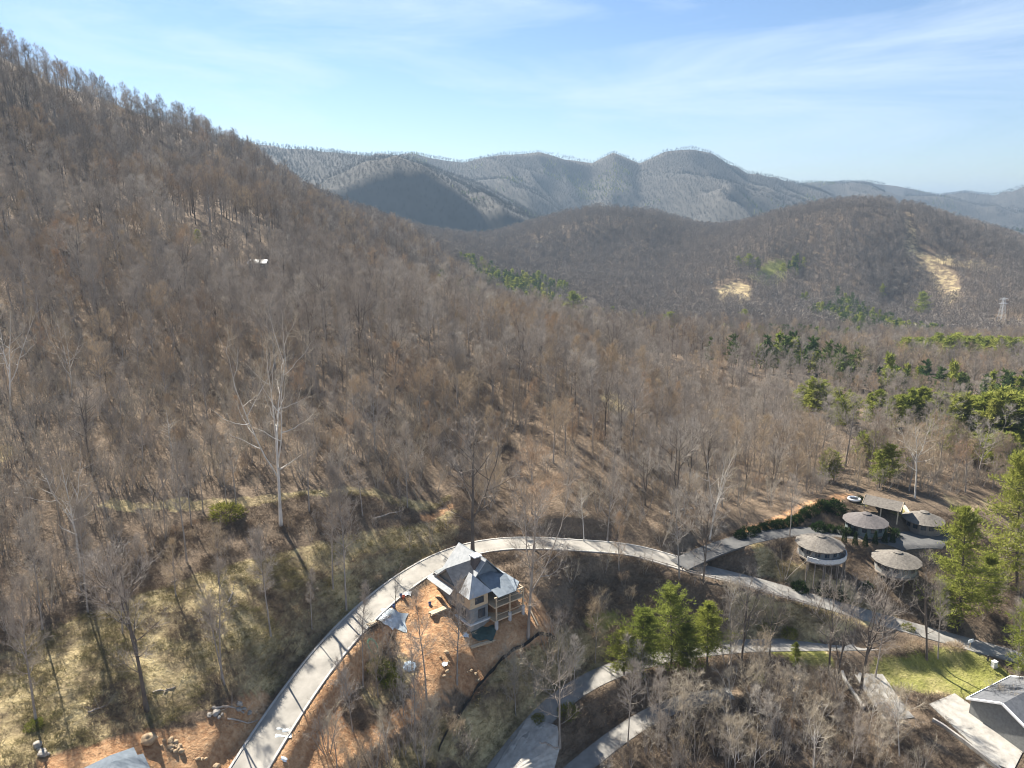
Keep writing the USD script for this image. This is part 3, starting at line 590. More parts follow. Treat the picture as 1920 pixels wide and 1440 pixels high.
def gable(mb_list, x0, x1, y0, y1, ze, zr, along, over=0.0, th=0.16):
    """two roof slopes; along = 'x' or 'y' is the ridge's direction. Returns the two slab polygons"""
    if along == 'y':
        xm = (x0 + x1) / 2
        return [[(x0, y0, ze), (xm, y0, zr), (xm, y1, zr), (x0, y1, ze)][::-1], [(x1, y0, ze), (x1, y1, ze), (xm, y1, zr), (xm, y0, zr)]]
    ym = (y0 + y1) / 2
    return [[(x0, y0, ze), (x1, y0, ze), (x1, ym, zr), (x0, ym, zr)], [(x0, y1, ze), (x0, ym, zr), (x1, ym, zr), (x1, y1, ze)]]
def panel(parent, poly, m, th=0.16, name='roof_panel'):
    p = np.asarray(poly, float); n = np.cross(p[1] - p[0], p[2] - p[0])
    if n[2] < 0: p = p[::-1]
    return obj(name, MB().slab(p, th), m, parent)
def window(parent, c, ax, w, h, glass='window_glass', frame='white_paint', out=0.05):
    """a framed window centred at c in the wall whose run is ax (unit, horizontal); its outward side is ax turned clockwise"""
    c = np.asarray(c, float); ax = np.array([ax[0], ax[1], 0.0]); o = np.array([ax[1], -ax[0], 0.0]); up = np.array([0, 0, 1.0])
    def q(a, b, z0, z1, d0, d1, mb):
        v = [c + ax * i + up * k + o * d for i in (a, b) for d in (d0, d1) for k in (z0, z1)]
        mb.add(v, [[0, 1, 3, 2], [4, 6, 7, 5], [0, 4, 5, 1], [2, 3, 7, 6], [0, 2, 6, 4], [1, 5, 7, 3]]); return mb
    f = MB(); t = 0.09
    q(-w/2, w/2, h/2 - t, h/2, -.02, out, f); q(-w/2, w/2, -h/2, -h/2 + t, -.02, out, f); q(-w/2, -w/2 + t, -h/2 + t, h/2 - t, -.02, out, f); q(w/2 - t, w/2, -h/2 + t, h/2 - t, -.02, out, f)
    q(-.03, .03, -h/2 + t, h/2 - t, -.02, out - .012, f)
    wf = obj('window', f, frame, parent); g = MB()
    q(-w/2 + t, -.03, -h/2 + t, h/2 - t, -.015, out - .03, g); q(.03, w/2 - t, -h/2 + t, h/2 - t, -.015, out - .03, g)
    obj('pane', g, glass, wf); return wf

HF = spot(882, 1186); HB = math.radians(38.0)
hz0 = HF[2]
house = thing('unfinished_house', 'unfinished two-storey house with grey underlay roof and open timber porch on orange soil', 'house', (HF[0], HF[1], hz0 + 2.0), HB)
# walls: bay in front, then the main body; heights over the first floor
Z1, ZE = 2.6, 5.05
obj('wall', MB().box((0, 0, Z1), (3.9, 4.0, ZE)), 'sheathing', house, label='bare tan sheathing on the upper storey of the bay')
obj('wall', MB().box((0.02, 0.02, -0.1), (3.88, 3.98, Z1 - 0.012)), 'house_wrap', house)
obj('wall', MB().box((0.35, 4.0, -0.1), (9.2, 12.2, ZE)), 'house_wrap', house)
obj('wall', MB().box((-0.02, 4.2, Z1 + .1), (0.34, 11.9, ZE - .05)), 'grey_wall', house)
obj('foundation', MB().box((0.15, 0.15, -4.2), (9.0, 11.9, -0.35)), 'block', house)
obj('ledge', MB().box((-0.35, -0.45, -0.34), (4.3, 0.0, -0.12)).box((-0.45, 0.0, -0.33), (0.0, 7.0, -0.11)), 'white_rail', house)
gm = MB()
gm.add([(3.1, 4.05, ZE - .05), (9.5, 4.05, ZE - .05), (6.3, 4.05, 8.7), (3.1, 4.3, ZE - .05), (9.5, 4.3, ZE - .05), (6.3, 4.3, 8.7)], [[0, 1, 2], [3, 5, 4], [0, 2, 5], [0, 5, 3], [1, 4, 5], [1, 5, 2]])
obj('gable_wall', gm, 'roof_blue', house)
# roofs
P1 = gable([], 2.3, 10.3, 3.6, 12.7, ZE - .35, 8.95, 'y'); panel(house, P1[0], 'roof_underlay'); panel(house, P1[1], 'roof_blue')
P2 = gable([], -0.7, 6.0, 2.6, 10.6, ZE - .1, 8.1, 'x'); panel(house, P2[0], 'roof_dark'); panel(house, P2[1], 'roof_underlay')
obj('gable_wall', MB().add([(.3, 3.0, ZE - .1), (.3, 10.2, ZE - .1), (.3, 6.6, 7.75), (.6, 3.0, ZE - .1), (.6, 10.2, ZE - .1), (.6, 6.6, 7.75)], [[0, 1, 2], [3, 5, 4], [0, 2, 5], [0, 5, 3], [1, 4, 5], [1, 5, 2]]), 'house_wrap', house)
A1, A2 = (1.95, 2.0, 8.0), (1.95, 3.0, 8.0)
for q in ([(-.55, -.55, ZE - .05), (4.45, -.55, ZE - .05), A1], [(4.45, -.55, ZE - .05), (4.45, 5.5, ZE - .05), A2, A1], [(-.55, 2.68, ZE - .05), (-.55, -.55, ZE - .05), A1, A2], [(4.45, 5.5, ZE - .05), (1.0, 5.5, ZE - .05), A2]):
    panel(house, q, 'roof_underlay', 0.14)
panel(house, [(-1.5, 4.2, ZE - .85), (-0.55, 4.2, ZE - .12), (-0.55, 11.9, ZE - .12), (-1.5, 11.9, ZE - .85)], 'roof_underlay', 0.12)
# porch roof: a hipped lean-to against the gable
pr0, pr1 = ZE - .55, ZE + 1.0
panel(house, [(4.5, -2.3, pr0), (8.4, -2.3, pr0), (7.6, 4.02, pr1), (4.5, 4.02, pr1)], 'roof_blue', 0.14)
panel(house, [(8.4, -2.3, pr0), (11.0, 0.0, pr0), (11.0, 4.0, pr0), (7.6, 4.02, pr1)], 'roof_blue', 0.14)
panel(house, [(11.0, 4.0, pr0), (11.0, 7.2, pr0), (9.6, 7.2, pr0 + .75), (7.62, 4.03, pr1)], 'roof_underlay', 0.14)
obj('chimney', MB().box((4.35, 4.7, ZE), (5.75, 6.0, 9.3)), 'chimney_brown', house)
obj('chimney_cap', MB().box((4.2, 4.55, 9.3), (5.9, 6.15, 9.52)), 'white_paint', house)
# porch: decks, posts, rails, piers
for zf in (-0.15, Z1 - .05):
    obj('porch_deck', MB().box((3.92, -1.95, zf - .22), (10.6, 3.9, zf)), 'lumber', house)
for px, py in ((4.4, -1.8), (7.4, -1.8), (10.45, -1.8), (10.45, 1.6), (10.45, 3.75)):
    g = land(*(np.array([HF[0], HF[1]]) + [px * math.cos(HB) - py * math.sin(HB), px * math.sin(HB) + py * math.cos(HB)])) - (hz0 + 2.0)
    obj('porch_post', MB().box((px - .11, py - .11, max(g, -9) + 1.4), (px + .11, py + .11, pr0 - .12)), 'lumber', house)
    pm = MB(); pm.tm(trimesh.creation.cylinder(0.34, 2.2, sections=12), trimesh.transformations.translation_matrix([px, py, g + .45])); obj('pier', pm, 'pier_concrete', house, smooth=40)
for zf in (-0.15, Z1 - .05):
    r = MB(); 
    for zz in (.95,): r.box((4.5, -1.86, zf + zz), (10.4, -1.78, zf + zz + .09)).box((10.41, -1.7, zf + zz), (10.49, 3.7, zf + zz + .09))
    obj('porch_rail', r, 'lumber', house)
obj('porch_beam', MB().box((3.95, -1.93, pr0 - .34), (10.6, -1.7, pr0 - .14)).box((10.36, -1.69, pr0 - .33), (10.6, 5.5, pr0 - .15)), 'lumber', house)
window(house, (2.0, 0.0, 3.85), (1, 0), 1.9, 1.25, frame='dark_metal')
window(house, (2.5, 0.02, 1.2), (1, 0), 1.5, 1.7, frame='dark_metal')
for y in (2.2, 6.2, 8.6, 10.6): window(house, (-0.02 if y > 4 else 0.0, y, 3.75), (0, -1), 0.9, 1.25, glass='sheathing' if y > 5 else 'window_glass', frame='dark_metal')
for y in (2.0, 5.6): window(house, (0.02 if y < 4 else .35, y, 1.2), (0, -1), 1.3, 1.5, frame='dark_metal')
for x in (5.6, 7.8): window(house, (x, 4.0, 1.1), (1, 0), 1.5, 1.9, frame='dark_metal')
window(house, (6.8, 4.0, 3.7), (1, 0), 2.6, 1.7, frame='dark_metal')

def local(o, rz, x, y): return np.array([o[0] + x * math.cos(rz) - y * math.sin(rz), o[1] + x * math.sin(rz) + y * math.cos(rz)])
def on(x, y, lift=0.0): return (x, y, land(x, y) + lift)
def drape(pts, w, rng, n=14, amp=.12):
    """a crumpled sheet lying over the ground round a centre"""
    cx, cy = pts; a = np.linspace(-1, 1, n); X, Y = np.meshgrid(a, a, indexing='ij')
    x = cx + X * w[0] / 2 * (1 + .12 * np.sin(3 * Y + cx)); y = cy + Y * w[1] / 2 * (1 + .14 * np.sin(4 * X + cy))
    z = terrain_raw(x, y) + .10 + amp * 2 * np.abs(nz(x, y, .9, 7, 3)); i = np.arange(n - 1)[:, None] * n + np.arange(n - 1)[None]
    return np.stack([x, y, z], -1).reshape(-1, 3), np.stack([i, i + n, i + n + 1, i + 1], -1).reshape(-1, 4)
rngp = np.random.default_rng(77)
def lay(name, u, v, w, m, label, cat, amp=.12):
    p = spot(u, v); o = obj(name, drape(p[:2], w, rngp, amp=amp), m, smooth=50); tag(o, label, cat); return o
lay('plastic_sheet', 738, 1170, (4.6, 3.0), 'grey_sheet', 'crumpled grey plastic sheet lying on soil beside the concrete road', 'sheet')
lay('plastic_sheet', 726, 1178, (2.2, 1.6), 'white_sheet', 'small crumpled white plastic sheet at the road edge below the house', 'sheet')
lay('tarp', 768, 1254, (2.0, 1.5), 'blue_tarp', 'light blue tarp crumpled on the soil track among bare saplings', 'tarp', .25)
lay('tarp', 905, 1186, (4.2, 2.6), 'green_tarp', 'dark green tarp under the front bay of the unfinished house', 'tarp', .25)
lay('white_bag', 834, 1250, (0.9, 0.7), 'white_sheet', 'white bag lying in the orange soil below the house', 'bag', .3)
lay('white_bag', 764, 1120, (1.5, 1.1), 'white_sheet', 'white sack on the soil between the road and the house', 'bag', .4)
lay('white_bag', 874, 1190, (0.9, 0.8), 'white_sheet', 'white sack at the foot of the front bay of the house', 'bag', .4)
lay('white_bag', 534, 1440, (0.8, 0.6), 'white_sheet', 'white scrap lying beside the road at the bottom edge', 'bag', .2)
lay('plastic_sheet', 533, 1385, (2.4, 1.6), 'grey_sheet', 'flat grey sheet beside the road near the bottom edge', 'sheet')
def bucket(u, v, m, label):
    p = spot(u, v); t = thing('bucket', label, 'bucket', p + [0, 0, -.02])
    obj('body', MB().tm(trimesh.creation.revolve([(0, 0), (.22, 0), (.28, .62), (.25, .62), (.2, .06), (0, .06)], sections=14)), m, t, smooth=40)
    obj('handle', MB().tube([(.27 * math.cos(a), .08, .58 + .22 * math.sin(a)) for a in np.linspace(0, PI, 7)], .02, 4), 'dark_metal', t)
bucket(752, 1126, 'blue_plastic', 'blue drum standing by the road edge left of the house')
bucket(757, 1131, 'orange_plastic', 'orange drum on the soil left of the house')
bucket(739, 1152, 'blue_plastic', 'blue drum below the forked dead tree beside the road')
bucket(806, 1137, 'blue_plastic', 'dark blue drum at the left wall of the unfinished house')
def lumber_pile(u, v, rz, n, L, label):
    p = spot(u, v); t = thing('lumber_pile', label, 'lumber', p, rz)
    for k in range(n):
        z = .06 + (k // 4) * .17; y = (k % 4 - 1.5) * .3 + rngp.normal(0, .04)
        obj('plank', MB().box((-L / 2 + rngp.normal(0, .12), y - .13, z), (L / 2 + rngp.normal(0, .12), y + .13, z + .13)), 'lumber', t)
lumber_pile(822, 1150, 0.7, 8, 3.6, 'pile of pale planks along the left wall of the unfinished house')
lumber_pile(905, 1205, 0.5, 6, 5.0, 'long boards lying in the shade in front of the house bay')
lumber_pile(698, 1188, 0.9, 6, 1.6, 'short stack of timber on the soil at the road edge')
# ladders of planks leaning at the porch's right side
for k, (u, v, L, label) in enumerate([(985, 1128, 4.5, 'long plank leaning against the right side of the timber porch'), (993, 1140, 5.0, 'plank lying on the soil slope right of the timber porch')]):
    p = spot(u, v); t = MB().bar(p + [0, 0, .1], p + [-1.6 if k == 0 else 1.5, .9 if k == 0 else -2.8, 3.2 if k == 0 else -.3 + land(p[0] + 1.5, p[1] - 2.8) - p[2] + .5], .25, .08)
    tag(obj('plank', t, 'lumber'), label, 'plank')
p = spot(700, 1226); hose = MB(); 
for q in range(3): hose.tube([(p[0] + (.75 + .05 * q) * math.cos(a), p[1] + (.75 + .05 * q) * math.sin(a), land(p[0] + .75 * math.cos(a), p[1] + .75 * math.sin(a)) + .14 + .09 * q) for a in np.linspace(0, 2 * PI, 20)], .07, 5)
tag(obj('coiled_hose', hose, 'green_hose'), 'pale green coil of hose lying on the bank beside the road', 'hose')
# silt fence: stakes and black cloth
SF = smooth_line(trace([(1042,1196),(1000,1208),(965,1222),(935,1244),(912,1272),(890,1300),(868,1330),(850,1358),(838,1378),(820,1410)]), .8)
sf = thing('silt_fence', 'low black cloth silt fence curving below the orange building plot', 'fence')
V = []; 
for q in SF: z = land(q[0], q[1]); V += [(q[0], q[1], z - .2), (q[0] + .02, q[1], z + .75 + .1 * math.sin(q[0] * 3))]
V = np.array(V); n = len(SF); i = np.arange(n - 1) * 2
F = np.stack([i, i + 2, i + 3, i + 1], -1); V2 = V + [.05, .04, 0]
obj('cloth', (np.vstack([V, V2]), np.vstack([F, F[:, ::-1] + 2 * n])), 'black_fabric', sf)
for q in SF[::3]: z = land(q[0], q[1]); obj('stake', MB().box((q[0] - .12, q[1] - .1, z - .3), (q[0] - .06, q[1] - .04, z + 1.0)), 'dead_wood', sf)

# ------------------------------------------------------------------ roof at the bottom left
def ridge_house(name, label, x, y, z, rz, w, d, wall_h, rise, roof_m, wall_m, hip=1.2, fascia=None, wins=True):
    t = thing(name, label, 'house', (x, y, z), rz)
    obj('wall', MB().box((-w / 2, -d / 2, -2.5), (w / 2, d / 2, wall_h)), wall_m, t)
    o = .5; X, Y = w / 2 + o, d / 2 + o; z0 = wall_h - .12; z1 = wall_h + rise; h = hip
    A, B = (-X + h, 0, z1), (X - h, 0, z1)
    panel(t, [(-X, -Y, z0), (X, -Y, z0), B, A], roof_m); panel(t, [(X, Y, z0), (-X, Y, z0), A, B], roof_m)
    if h > .1: panel(t, [(X, -Y, z0), (X, Y, z0), B], roof_m); panel(t, [(-X, Y, z0), (-X, -Y, z0), A], roof_m)
    else:
        for sx in (-1, 1): obj('gable_wall', MB().add([(sx * (w / 2 - .01), -d / 2, wall_h), (sx * (w / 2 - .01), d / 2, wall_h), (sx * (w / 2 - .01), 0, z1 - .35), (sx * (w / 2 - .25), -d / 2, wall_h), (sx * (w / 2 - .25), d / 2, wall_h), (sx * (w / 2 - .25), 0, z1 - .35)], [[0, 1, 2], [3, 5, 4], [0, 2, 5], [0, 5, 3], [1, 4, 5], [1, 5, 2]]), wall_m, t)
    if fascia:
        for sx in (-1, 1):
            for sy in (-1, 1): obj('fascia', MB().bar((sx * X, sy * (Y + .02), z0 + .02), (sx * (X - h), sy * .05, z1 + .03), .42, .3), fascia, t)
        obj('eave', MB().bar((-X, -Y - .06, z0), (X, -Y - .06, z0), .14, .34), fascia, t); obj('eave', MB().bar((-X, Y + .06, z0), (X, Y + .06, z0), .14, .34), fascia, t)
    if wins:
        for x_ in (-w / 4, w / 4): window(t, (x_, -d / 2, wall_h * .55), (1, 0), 1.2, 1.2)
    return t
p = at_z(258, 1404, 3.4)
t = ridge_house('grey_roofed_house', 'house with new grey hipped roof cut by the bottom edge on orange soil', p[0] - 1.2, p[1] - 3.2, -3.4, math.radians(-50), 8.0, 7.0, 3.9, 2.9, 'roof_blue', 'sheathing', hip=3.2, wins=False)
panel(t, [(-6.8, -2.6, 3.6), (-3.2, -2.6, 3.62), (-3.2, .4, 5.4), (-4.6, .4, 5.4)], 'roof_blue'); panel(t, [(-6.8, 3.4, 3.6), (-4.6, .41, 5.4), (-3.2, .41, 5.4), (-3.2, 3.4, 3.62)], 'roof_blue')
obj('wall', MB().box((-6.2, -2.2, -2.4), (-4.02, 3.0, 3.55)), 'sheathing', t)

# ------------------------------------------------------------------ round houses
def round_house(u, v, zf, label, roof_m, wall_m, R=5.0, wh=2.5, deck=None, stilts=True, sides=14, rise=1.75, wins=range(0, 14), group=None):
    p = ground_at(u, v); g = land(p[0], p[1]); z = g + zf
    t = thing('round_house', label, 'house', (p[0], p[1], z), 0.2)
    a = np.arange(sides) * 2 * PI / sides; rw = R * .84; da = 2 * PI / sides
    W = trimesh.creation.cylinder(rw, wh + .3, sections=sides); obj('wall', MB().tm(W, trimesh.transformations.translation_matrix([0, 0, wh / 2 - .15]) @ trimesh.transformations.rotation_matrix(da / 2, [0, 0, 1])), wall_m, t)
    rc = .75; zc = wh + rise * .93
    for k in range(sides):
        b0, b1 = a[k], a[k] + da; e = lambda r, b, h: (r * math.cos(b), r * math.sin(b), h)
        panel(t, [e(R, b0, wh - .1), e(R, b1, wh - .1), e(rc, b1, zc), e(rc, b0, zc)], roof_m, .14)
    obj('roof_cap', MB().tm(trimesh.creation.revolve([(0, wh + rise + .22), (rc + .25, zc + .08), (rc + .25, zc - .02), (0, zc - .02)][::-1], sections=12)), roof_m, t)
    for k in wins:
        b = a[k % sides] + (da / 2 if True else 0); r = rw * math.cos(da / 2) * 1.0
        b = a[k % sides] + da; window(t, (r * math.cos(b), r * math.sin(b), wh * .56), (-math.sin(b), math.cos(b)), 1.05, .95, frame='dark_metal' if wall_m != 'grey_wall' else 'wood_wall')
    fl = trimesh.creation.cylinder(R * .9, .3, sections=sides); obj('floor', MB().tm(fl, trimesh.transformations.translation_matrix([0, 0, -.16])), 'wood_wall', t)
    if stilts:
        for k in range(0, sides, 2):
            x, y = rw * .9 * math.cos(a[k]), rw * .9 * math.sin(a[k]); q = local(p, .2, x, y); obj('stilt', MB().box((x - .12, y - .12, land(*q) - z - .3), (x + .12, y + .12, -.3)), 'wood_wall', t)
    if deck:
        b0, b1, ro = deck; bs = np.linspace(b0, b1, 9); d = MB()
        for i in range(8):
            c0, c1 = bs[i], bs[i + 1]
            d.slab([(rw * .99 * math.cos(c0), rw * .99 * math.sin(c0), 0.02), (ro * math.cos(c0), ro * math.sin(c0), 0.02), (ro * math.cos(c1), ro * math.sin(c1), 0.02), (rw * .99 * math.cos(c1), rw * .99 * math.sin(c1), 0.02)], .22)
        obj('deck', d, 'wood_wall', t); rl = MB(); bl = MB()
        for i in range(8):
            c0, c1 = bs[i], bs[i + 1]; A_ = np.array([ro * math.cos(c0), ro * math.sin(c0), 0]); B_ = np.array([ro * math.cos(c1), ro * math.sin(c1), 0])
            rl.bar(A_ + [0, 0, 1.05], B_ + [0, 0, 1.05], .14, .1)
            for s in np.linspace(0, 1, 7)[:-1]: q = A_ + (B_ - A_) * s; bl.box(q + [-.05, -.05, .02], q + [.05, .05, 1.0])
            bl.bar(A_ + [0, 0, .55], B_ + [0, 0, .55], .05, .8)
            q2 = local(p, .2, A_[0] * .97, A_[1] * .97); obj('deck_post', MB().box((A_[0] * .97 - .09, A_[1] * .97 - .09, land(*q2) - z - .3), (A_[0] * .97 + .09, A_[1] * .97 + .09, -.2)), 'wood_wall', t)
        obj('handrail', rl, 'white_rail', t); obj('balusters', bl, 'white_rail', t)
    return t
round_house(1534, 1052, 1.9, 'round house with white deck railing on stilts, nearest the road bend', 'shingle_grey', 'grey_wall', R=5.1, deck=(-2.6, -.1, 5.5))
round_house(1621, 993, 0.6, 'round house with darker purplish roof and blue-green walls beside the hedge', 'shingle_purple', 'blue_wall', R=5.0, stilts=False)
round_house(1730, 983, 0.5, 'round house farthest right beside the pine, behind the courtyard', 'shingle_grey', 'wood_wall', R=4.7, stilts=False)
round_house(1677, 1080, 1.6, 'round house on stilts lowest on the slope in front of the courtyard', 'shingle_grey', 'grey_wall', R=5.1)
p = ground_at(1655, 962); t = thing('carport', 'open gabled carport with grey shingle roof between the round houses', 'carport', (p[0], p[1], land(p[0], p[1])), math.radians(-38))
for q in gable([], -4.2, 4.2, -3.0, 3.0, 2.2, 3.7, 'x'): panel(t, q, 'shingle_grey', .15)
for x in (-3.7, 0, 3.7):
    for y in (-2.6, 2.6): obj('post', MB().box((x - .12, y - .12, -1.2), (x + .12, y + .12, 2.15)), 'lumber', t)
for sx in (-1, 1):
    for sy in (-1, 1): obj('fascia', MB().bar((sx * 4.25, sy * 3.05, 2.15), (sx * 4.25, 0, 3.68), .08, .24), 'lumber', t)
obj('back_wall', MB().box((-3.6, 2.62, -1.0), (3.6, 2.74, 2.1)), 'wood_wall', t)
# low wall and entrance steps by the court
W_ = smooth_line(trace([(1694,955),(1706,972),(1716,986),(1724,994)]), .8); m = MB()
for a, b in zip(W_[:-1], W_[1:]): m.bar((a[0], a[1], land(a[0], a[1]) + .35), (b[0], b[1], land(b[0], b[1]) + .35), .35, 1.3)
tag(obj('retaining_wall', m, 'kerb_concrete'), 'low pale wall running down between two round houses to the court', 'wall')
p = ground_at(1655, 990); t = thing('entrance_stairs', 'pale metal stairs with railing at the purplish round house', 'stairs', (p[0], p[1], land(p[0], p[1])), -.5)
for k in range(7): obj('step', MB().box((-.9, -.3 * k - .3, .9 - .17 * k - .06), (.9, -.3 * k - .02, .9 - .17 * k)), 'white_rail', t)
for sx in (-.95, .95): obj('handrail', MB().bar((sx, -.1, 1.9), (sx, -2.1, .75), .07).bar((sx, -.1, 0), (sx, -.1, 1.9), .07).bar((sx, -2.1, -.4), (sx, -2.1, .75), .07), 'white_paint', t)
# hot tub like round tub on the grass
p = spot(1601, 941); t = thing('round_tub', 'white rimmed round tub on the grass behind the hedge', 'tub', p)
obj('rim', MB().tm(trimesh.creation.torus(1.35, .28, major_sections=22, minor_sections=8), trimesh.transformations.translation_matrix([0, 0, .65])), 'white_paint', t, smooth=50)
obj('shell', MB().tm(trimesh.creation.cylinder(1.32, .7, sections=22), trimesh.transformations.translation_matrix([0, 0, .25])), 'dark_metal', t, smooth=40)

# ------------------------------------------------------------------ lower right: house, wall, post box, signs
p = ground_at(1893, 1345); ridge_house('grey_roofed_house', 'grey roofed house with white gable trim cut by the right edge', p[0] + 1.4, p[1] - .6, land(p[0], p[1]), math.radians(28), 13.0, 10.5, 3.0, 2.6, 'roof_dark', 'grey_wall', hip=0.0, fascia='white_paint')
RW = smooth_line(trace([(1578,1262),(1588,1285),(1605,1310),(1622,1335)]), .9); m = MB()
for a, b in zip(RW[:-1], RW[1:]): m.bar((a[0], a[1], land(a[0], a[1]) + .25), (b[0], b[1], land(b[0], b[1]) + .25), .45, .9)
tag(obj('retaining_wall', m, 'pale_concrete'), 'pale low wall along the left side of the shaded drive', 'wall')
RW = smooth_line(trace([(1748,1352),(1780,1372),(1815,1398),(1850,1425),(1880,1450)]), .9); m = MB()
for a, b in zip(RW[:-1], RW[1:]): m.bar((a[0], a[1], land(a[0], a[1]) + .2), (b[0], b[1], land(b[0], b[1]) + .2), .4, 1.0)
tag(obj('retaining_wall', m, 'pale_concrete'), 'long pale wall along the low edge of the pad at lower right', 'wall')
p = spot(1817, 1222); t = thing('sign_post', 'white board sign on a post at the street corner by the lawn', 'sign', p, .4)
obj('post', MB().box((-.07, -.07, -.2), (.07, .07, 1.3)), 'lumber', t); obj('board', MB().box((-.75, -.05, 1.3), (.75, .05, 2.0)), 'white_paint', t)
p = spot(1863, 1253); t = thing('utility_box', 'pale box on a low plinth at the lawn edge by the street', 'box', p, .3)
obj('body', MB().box((-.45, -.35, .12), (.45, .35, 1.05)), 'white_rail', t); obj('lid', MB().box((-.5, -.4, 1.05), (.5, .4, 1.14)), 'white_paint', t); obj('plinth', MB().box((-.55, -.45, -.2), (.55, .45, .12)), 'kerb_concrete', t)
p = spot(1851, 1245); t = thing('bollard', 'small dark post standing on the lawn left of the pale box', 'post', p)
obj('post', MB().tm(trimesh.creation.cylinder(.16, 1.0, sections=10), trimesh.transformations.translation_matrix([0, 0, .4])), 'dark_metal', t); obj('cap', MB().tm(trimesh.creation.icosphere(2, .2), trimesh.transformations.translation_matrix([0, 0, .95])), 'dark_metal', t)
# split rail fence along the road's lower side
FL = offset_line(ROAD, 3.6); k0 = int(np.argmin(np.abs(ROAD[:, 0] - 27))); k1 = int(np.argmin(np.abs(ROAD[:, 0] - 66)))
fp = FL[k0:k1:3]; t = thing('rail_fence', 'weathered two-rail wooden fence along the lower side of the road', 'fence')
for q in fp: z = land(q[0], q[1]); obj('post', MB().box((q[0] - .08, q[1] - .08, z - .3), (q[0] + .08, q[1] + .08, z + 1.15)), 'dead_wood', t)
for a, b in zip(fp[:-1], fp[1:]):
    for h in (.5, .95): obj('rail', MB().bar((a[0], a[1] - .1, land(a[0], a[1]) + h), (b[0], b[1] - .1, land(b[0], b[1]) + h), .07, .12), 'dead_wood', t)

# ------------------------------------------------------------------ far away: cabin on the hillside, lattice tower, farm buildings
p = ground_at(487, 522, terrain_raw); t = ridge_house('hillside_cabin', 'small blue-grey cabin with bright roof edge among the trees on the hillside', p[0], p[1], land(p[0], p[1]) + 3.0, .1, 6.5, 5.0, 3.4, 1.2, 'white_rail', 'grey_wall', hip=0.0)
p = ground_at(1876, 604, terrain_raw); t = thing('lattice_tower', 'grey steel lattice power tower standing on the far clearing', 'tower', (p[0], p[1], land(p[0], p[1])), .3)
HT = 27.0
def leg_at(sx, sy, z): w = 3.0 * (1 - z / HT * .78); return np.array([sx * w, sy * w, z])
for sx in (-1, 1):
    for sy in (-1, 1): obj('leg', MB().bar(leg_at(sx, sy, -1), leg_at(sx, sy, HT), .26), 'galvanised', t)
lv = np.linspace(0, HT, 8); br = MB()
for a, b in zip(lv[:-1], lv[1:]):
    for c, d in (((-1, -1), (1, -1)), ((1, -1), (1, 1)), ((1, 1), (-1, 1)), ((-1, 1), (-1, -1))): br.bar(leg_at(*c, a), leg_at(*d, b), .10).bar(leg_at(*d, a), leg_at(*c, b), .10)
obj('bracing', br, 'galvanised', t)
for z in (20.5, 25.5): obj('cross_arm', MB().bar((-6.5, 0, z), (6.5, 0, z), .4).bar((-6.5, 0, z), (0, 0, z + 1.6), .16).bar((6.5, 0, z), (0, 0, z + 1.6), .16), 'galvanised', t)
for u, v, s, lab in ((1010, 462, 9, 'white farm building in a gap of the far valley woods'), (957, 462, 8, 'dark red barn on the far slope behind the bare trees'), (1330, 531, 8, 'pale cabin near the tan field in the valley')):
    p = ground_at(u, v, terrain_raw); ridge_house('farm_building', lab, p[0], p[1], land(p[0], p[1]) + .3, .4, s, 6, 3.2, 2.2, 'shingle_grey', 'red_wood' if 'red' in lab else 'white_rail', hip=0.0, wins=False)

# ------------------------------------------------------------------ boulders and fallen wood
def boulder(x, y, r, m, label, group=None):
    ic = trimesh.creation.icosphere(2, 1.0); v = np.array(ic.vertices); v *= (0.72 + .6 * noise(v * 1.6 + rngp.uniform(0, 50, 3), 3))[:, None]
    v = v * r * np.array([1.1, .9, .75]); o = obj('boulder', (v, np.array(ic.faces)), m, smooth=25)
    o.AddTranslateOp().Set(Gf.Vec3d(x, y, land(x, y) + r * .3)); o.AddRotateZOp().Set(float(rngp.uniform(0, 360))); tag(o, label, 'boulder', group)
p = spot(280, 1392); boulder(p[0], p[1], .95, 'rock', 'largest tan boulder at the top of the orange soil bank, bottom left')
for u0, v0, su, sv, n, rr, m, lab, grp in ((325, 1400, 26, 12, 16, .5, 'rock', 'tan broken rock in the heap right of the largest boulder', 'rocks heaped on the soil at bottom left'),
        (410, 1338, 14, 8, 9, .55, 'grey_rock', 'grey rock in the small pile at the left end of the fallen log', 'rocks piled by the fallen log'), (455, 1312, 18, 7, 8, .5, 'grey_rock', 'grey rock scattered beside the road kerb under the clearing', 'rocks beside the road kerb'),
        (395, 1425, 30, 9, 10, .5, 'rock', 'tan rock lying on pale soil at the bottom edge left of the road', 'rocks at the bottom edge'), (835, 1230, 7, 8, 2, .5, 'rock', 'tan rock in the orange soil below the house', 'rocks below the house'), (85, 1410, 14, 8, 5, .7, 'grey_rock', 'grey rock on the bank at the bottom left corner', 'rocks at the bottom left corner'),
        (850, 1262, 40, 14, 10, .45, 'rock', 'orange-tan clod on the cut slope between house and silt fence', 'clods on the cut slope'), (1275, 950, 30, 12, 5, .6, 'grey_rock', 'grey rock in the leaf litter above the road bend', 'rocks above the road bend')):
    for k in range(n):
        p = spot(u0 + rngp.normal(0, su * .6), v0 + rngp.normal(0, sv * .6)); boulder(p[0], p[1], rr * .72 * rngp.uniform(.45, 1.2), m, lab, grp)
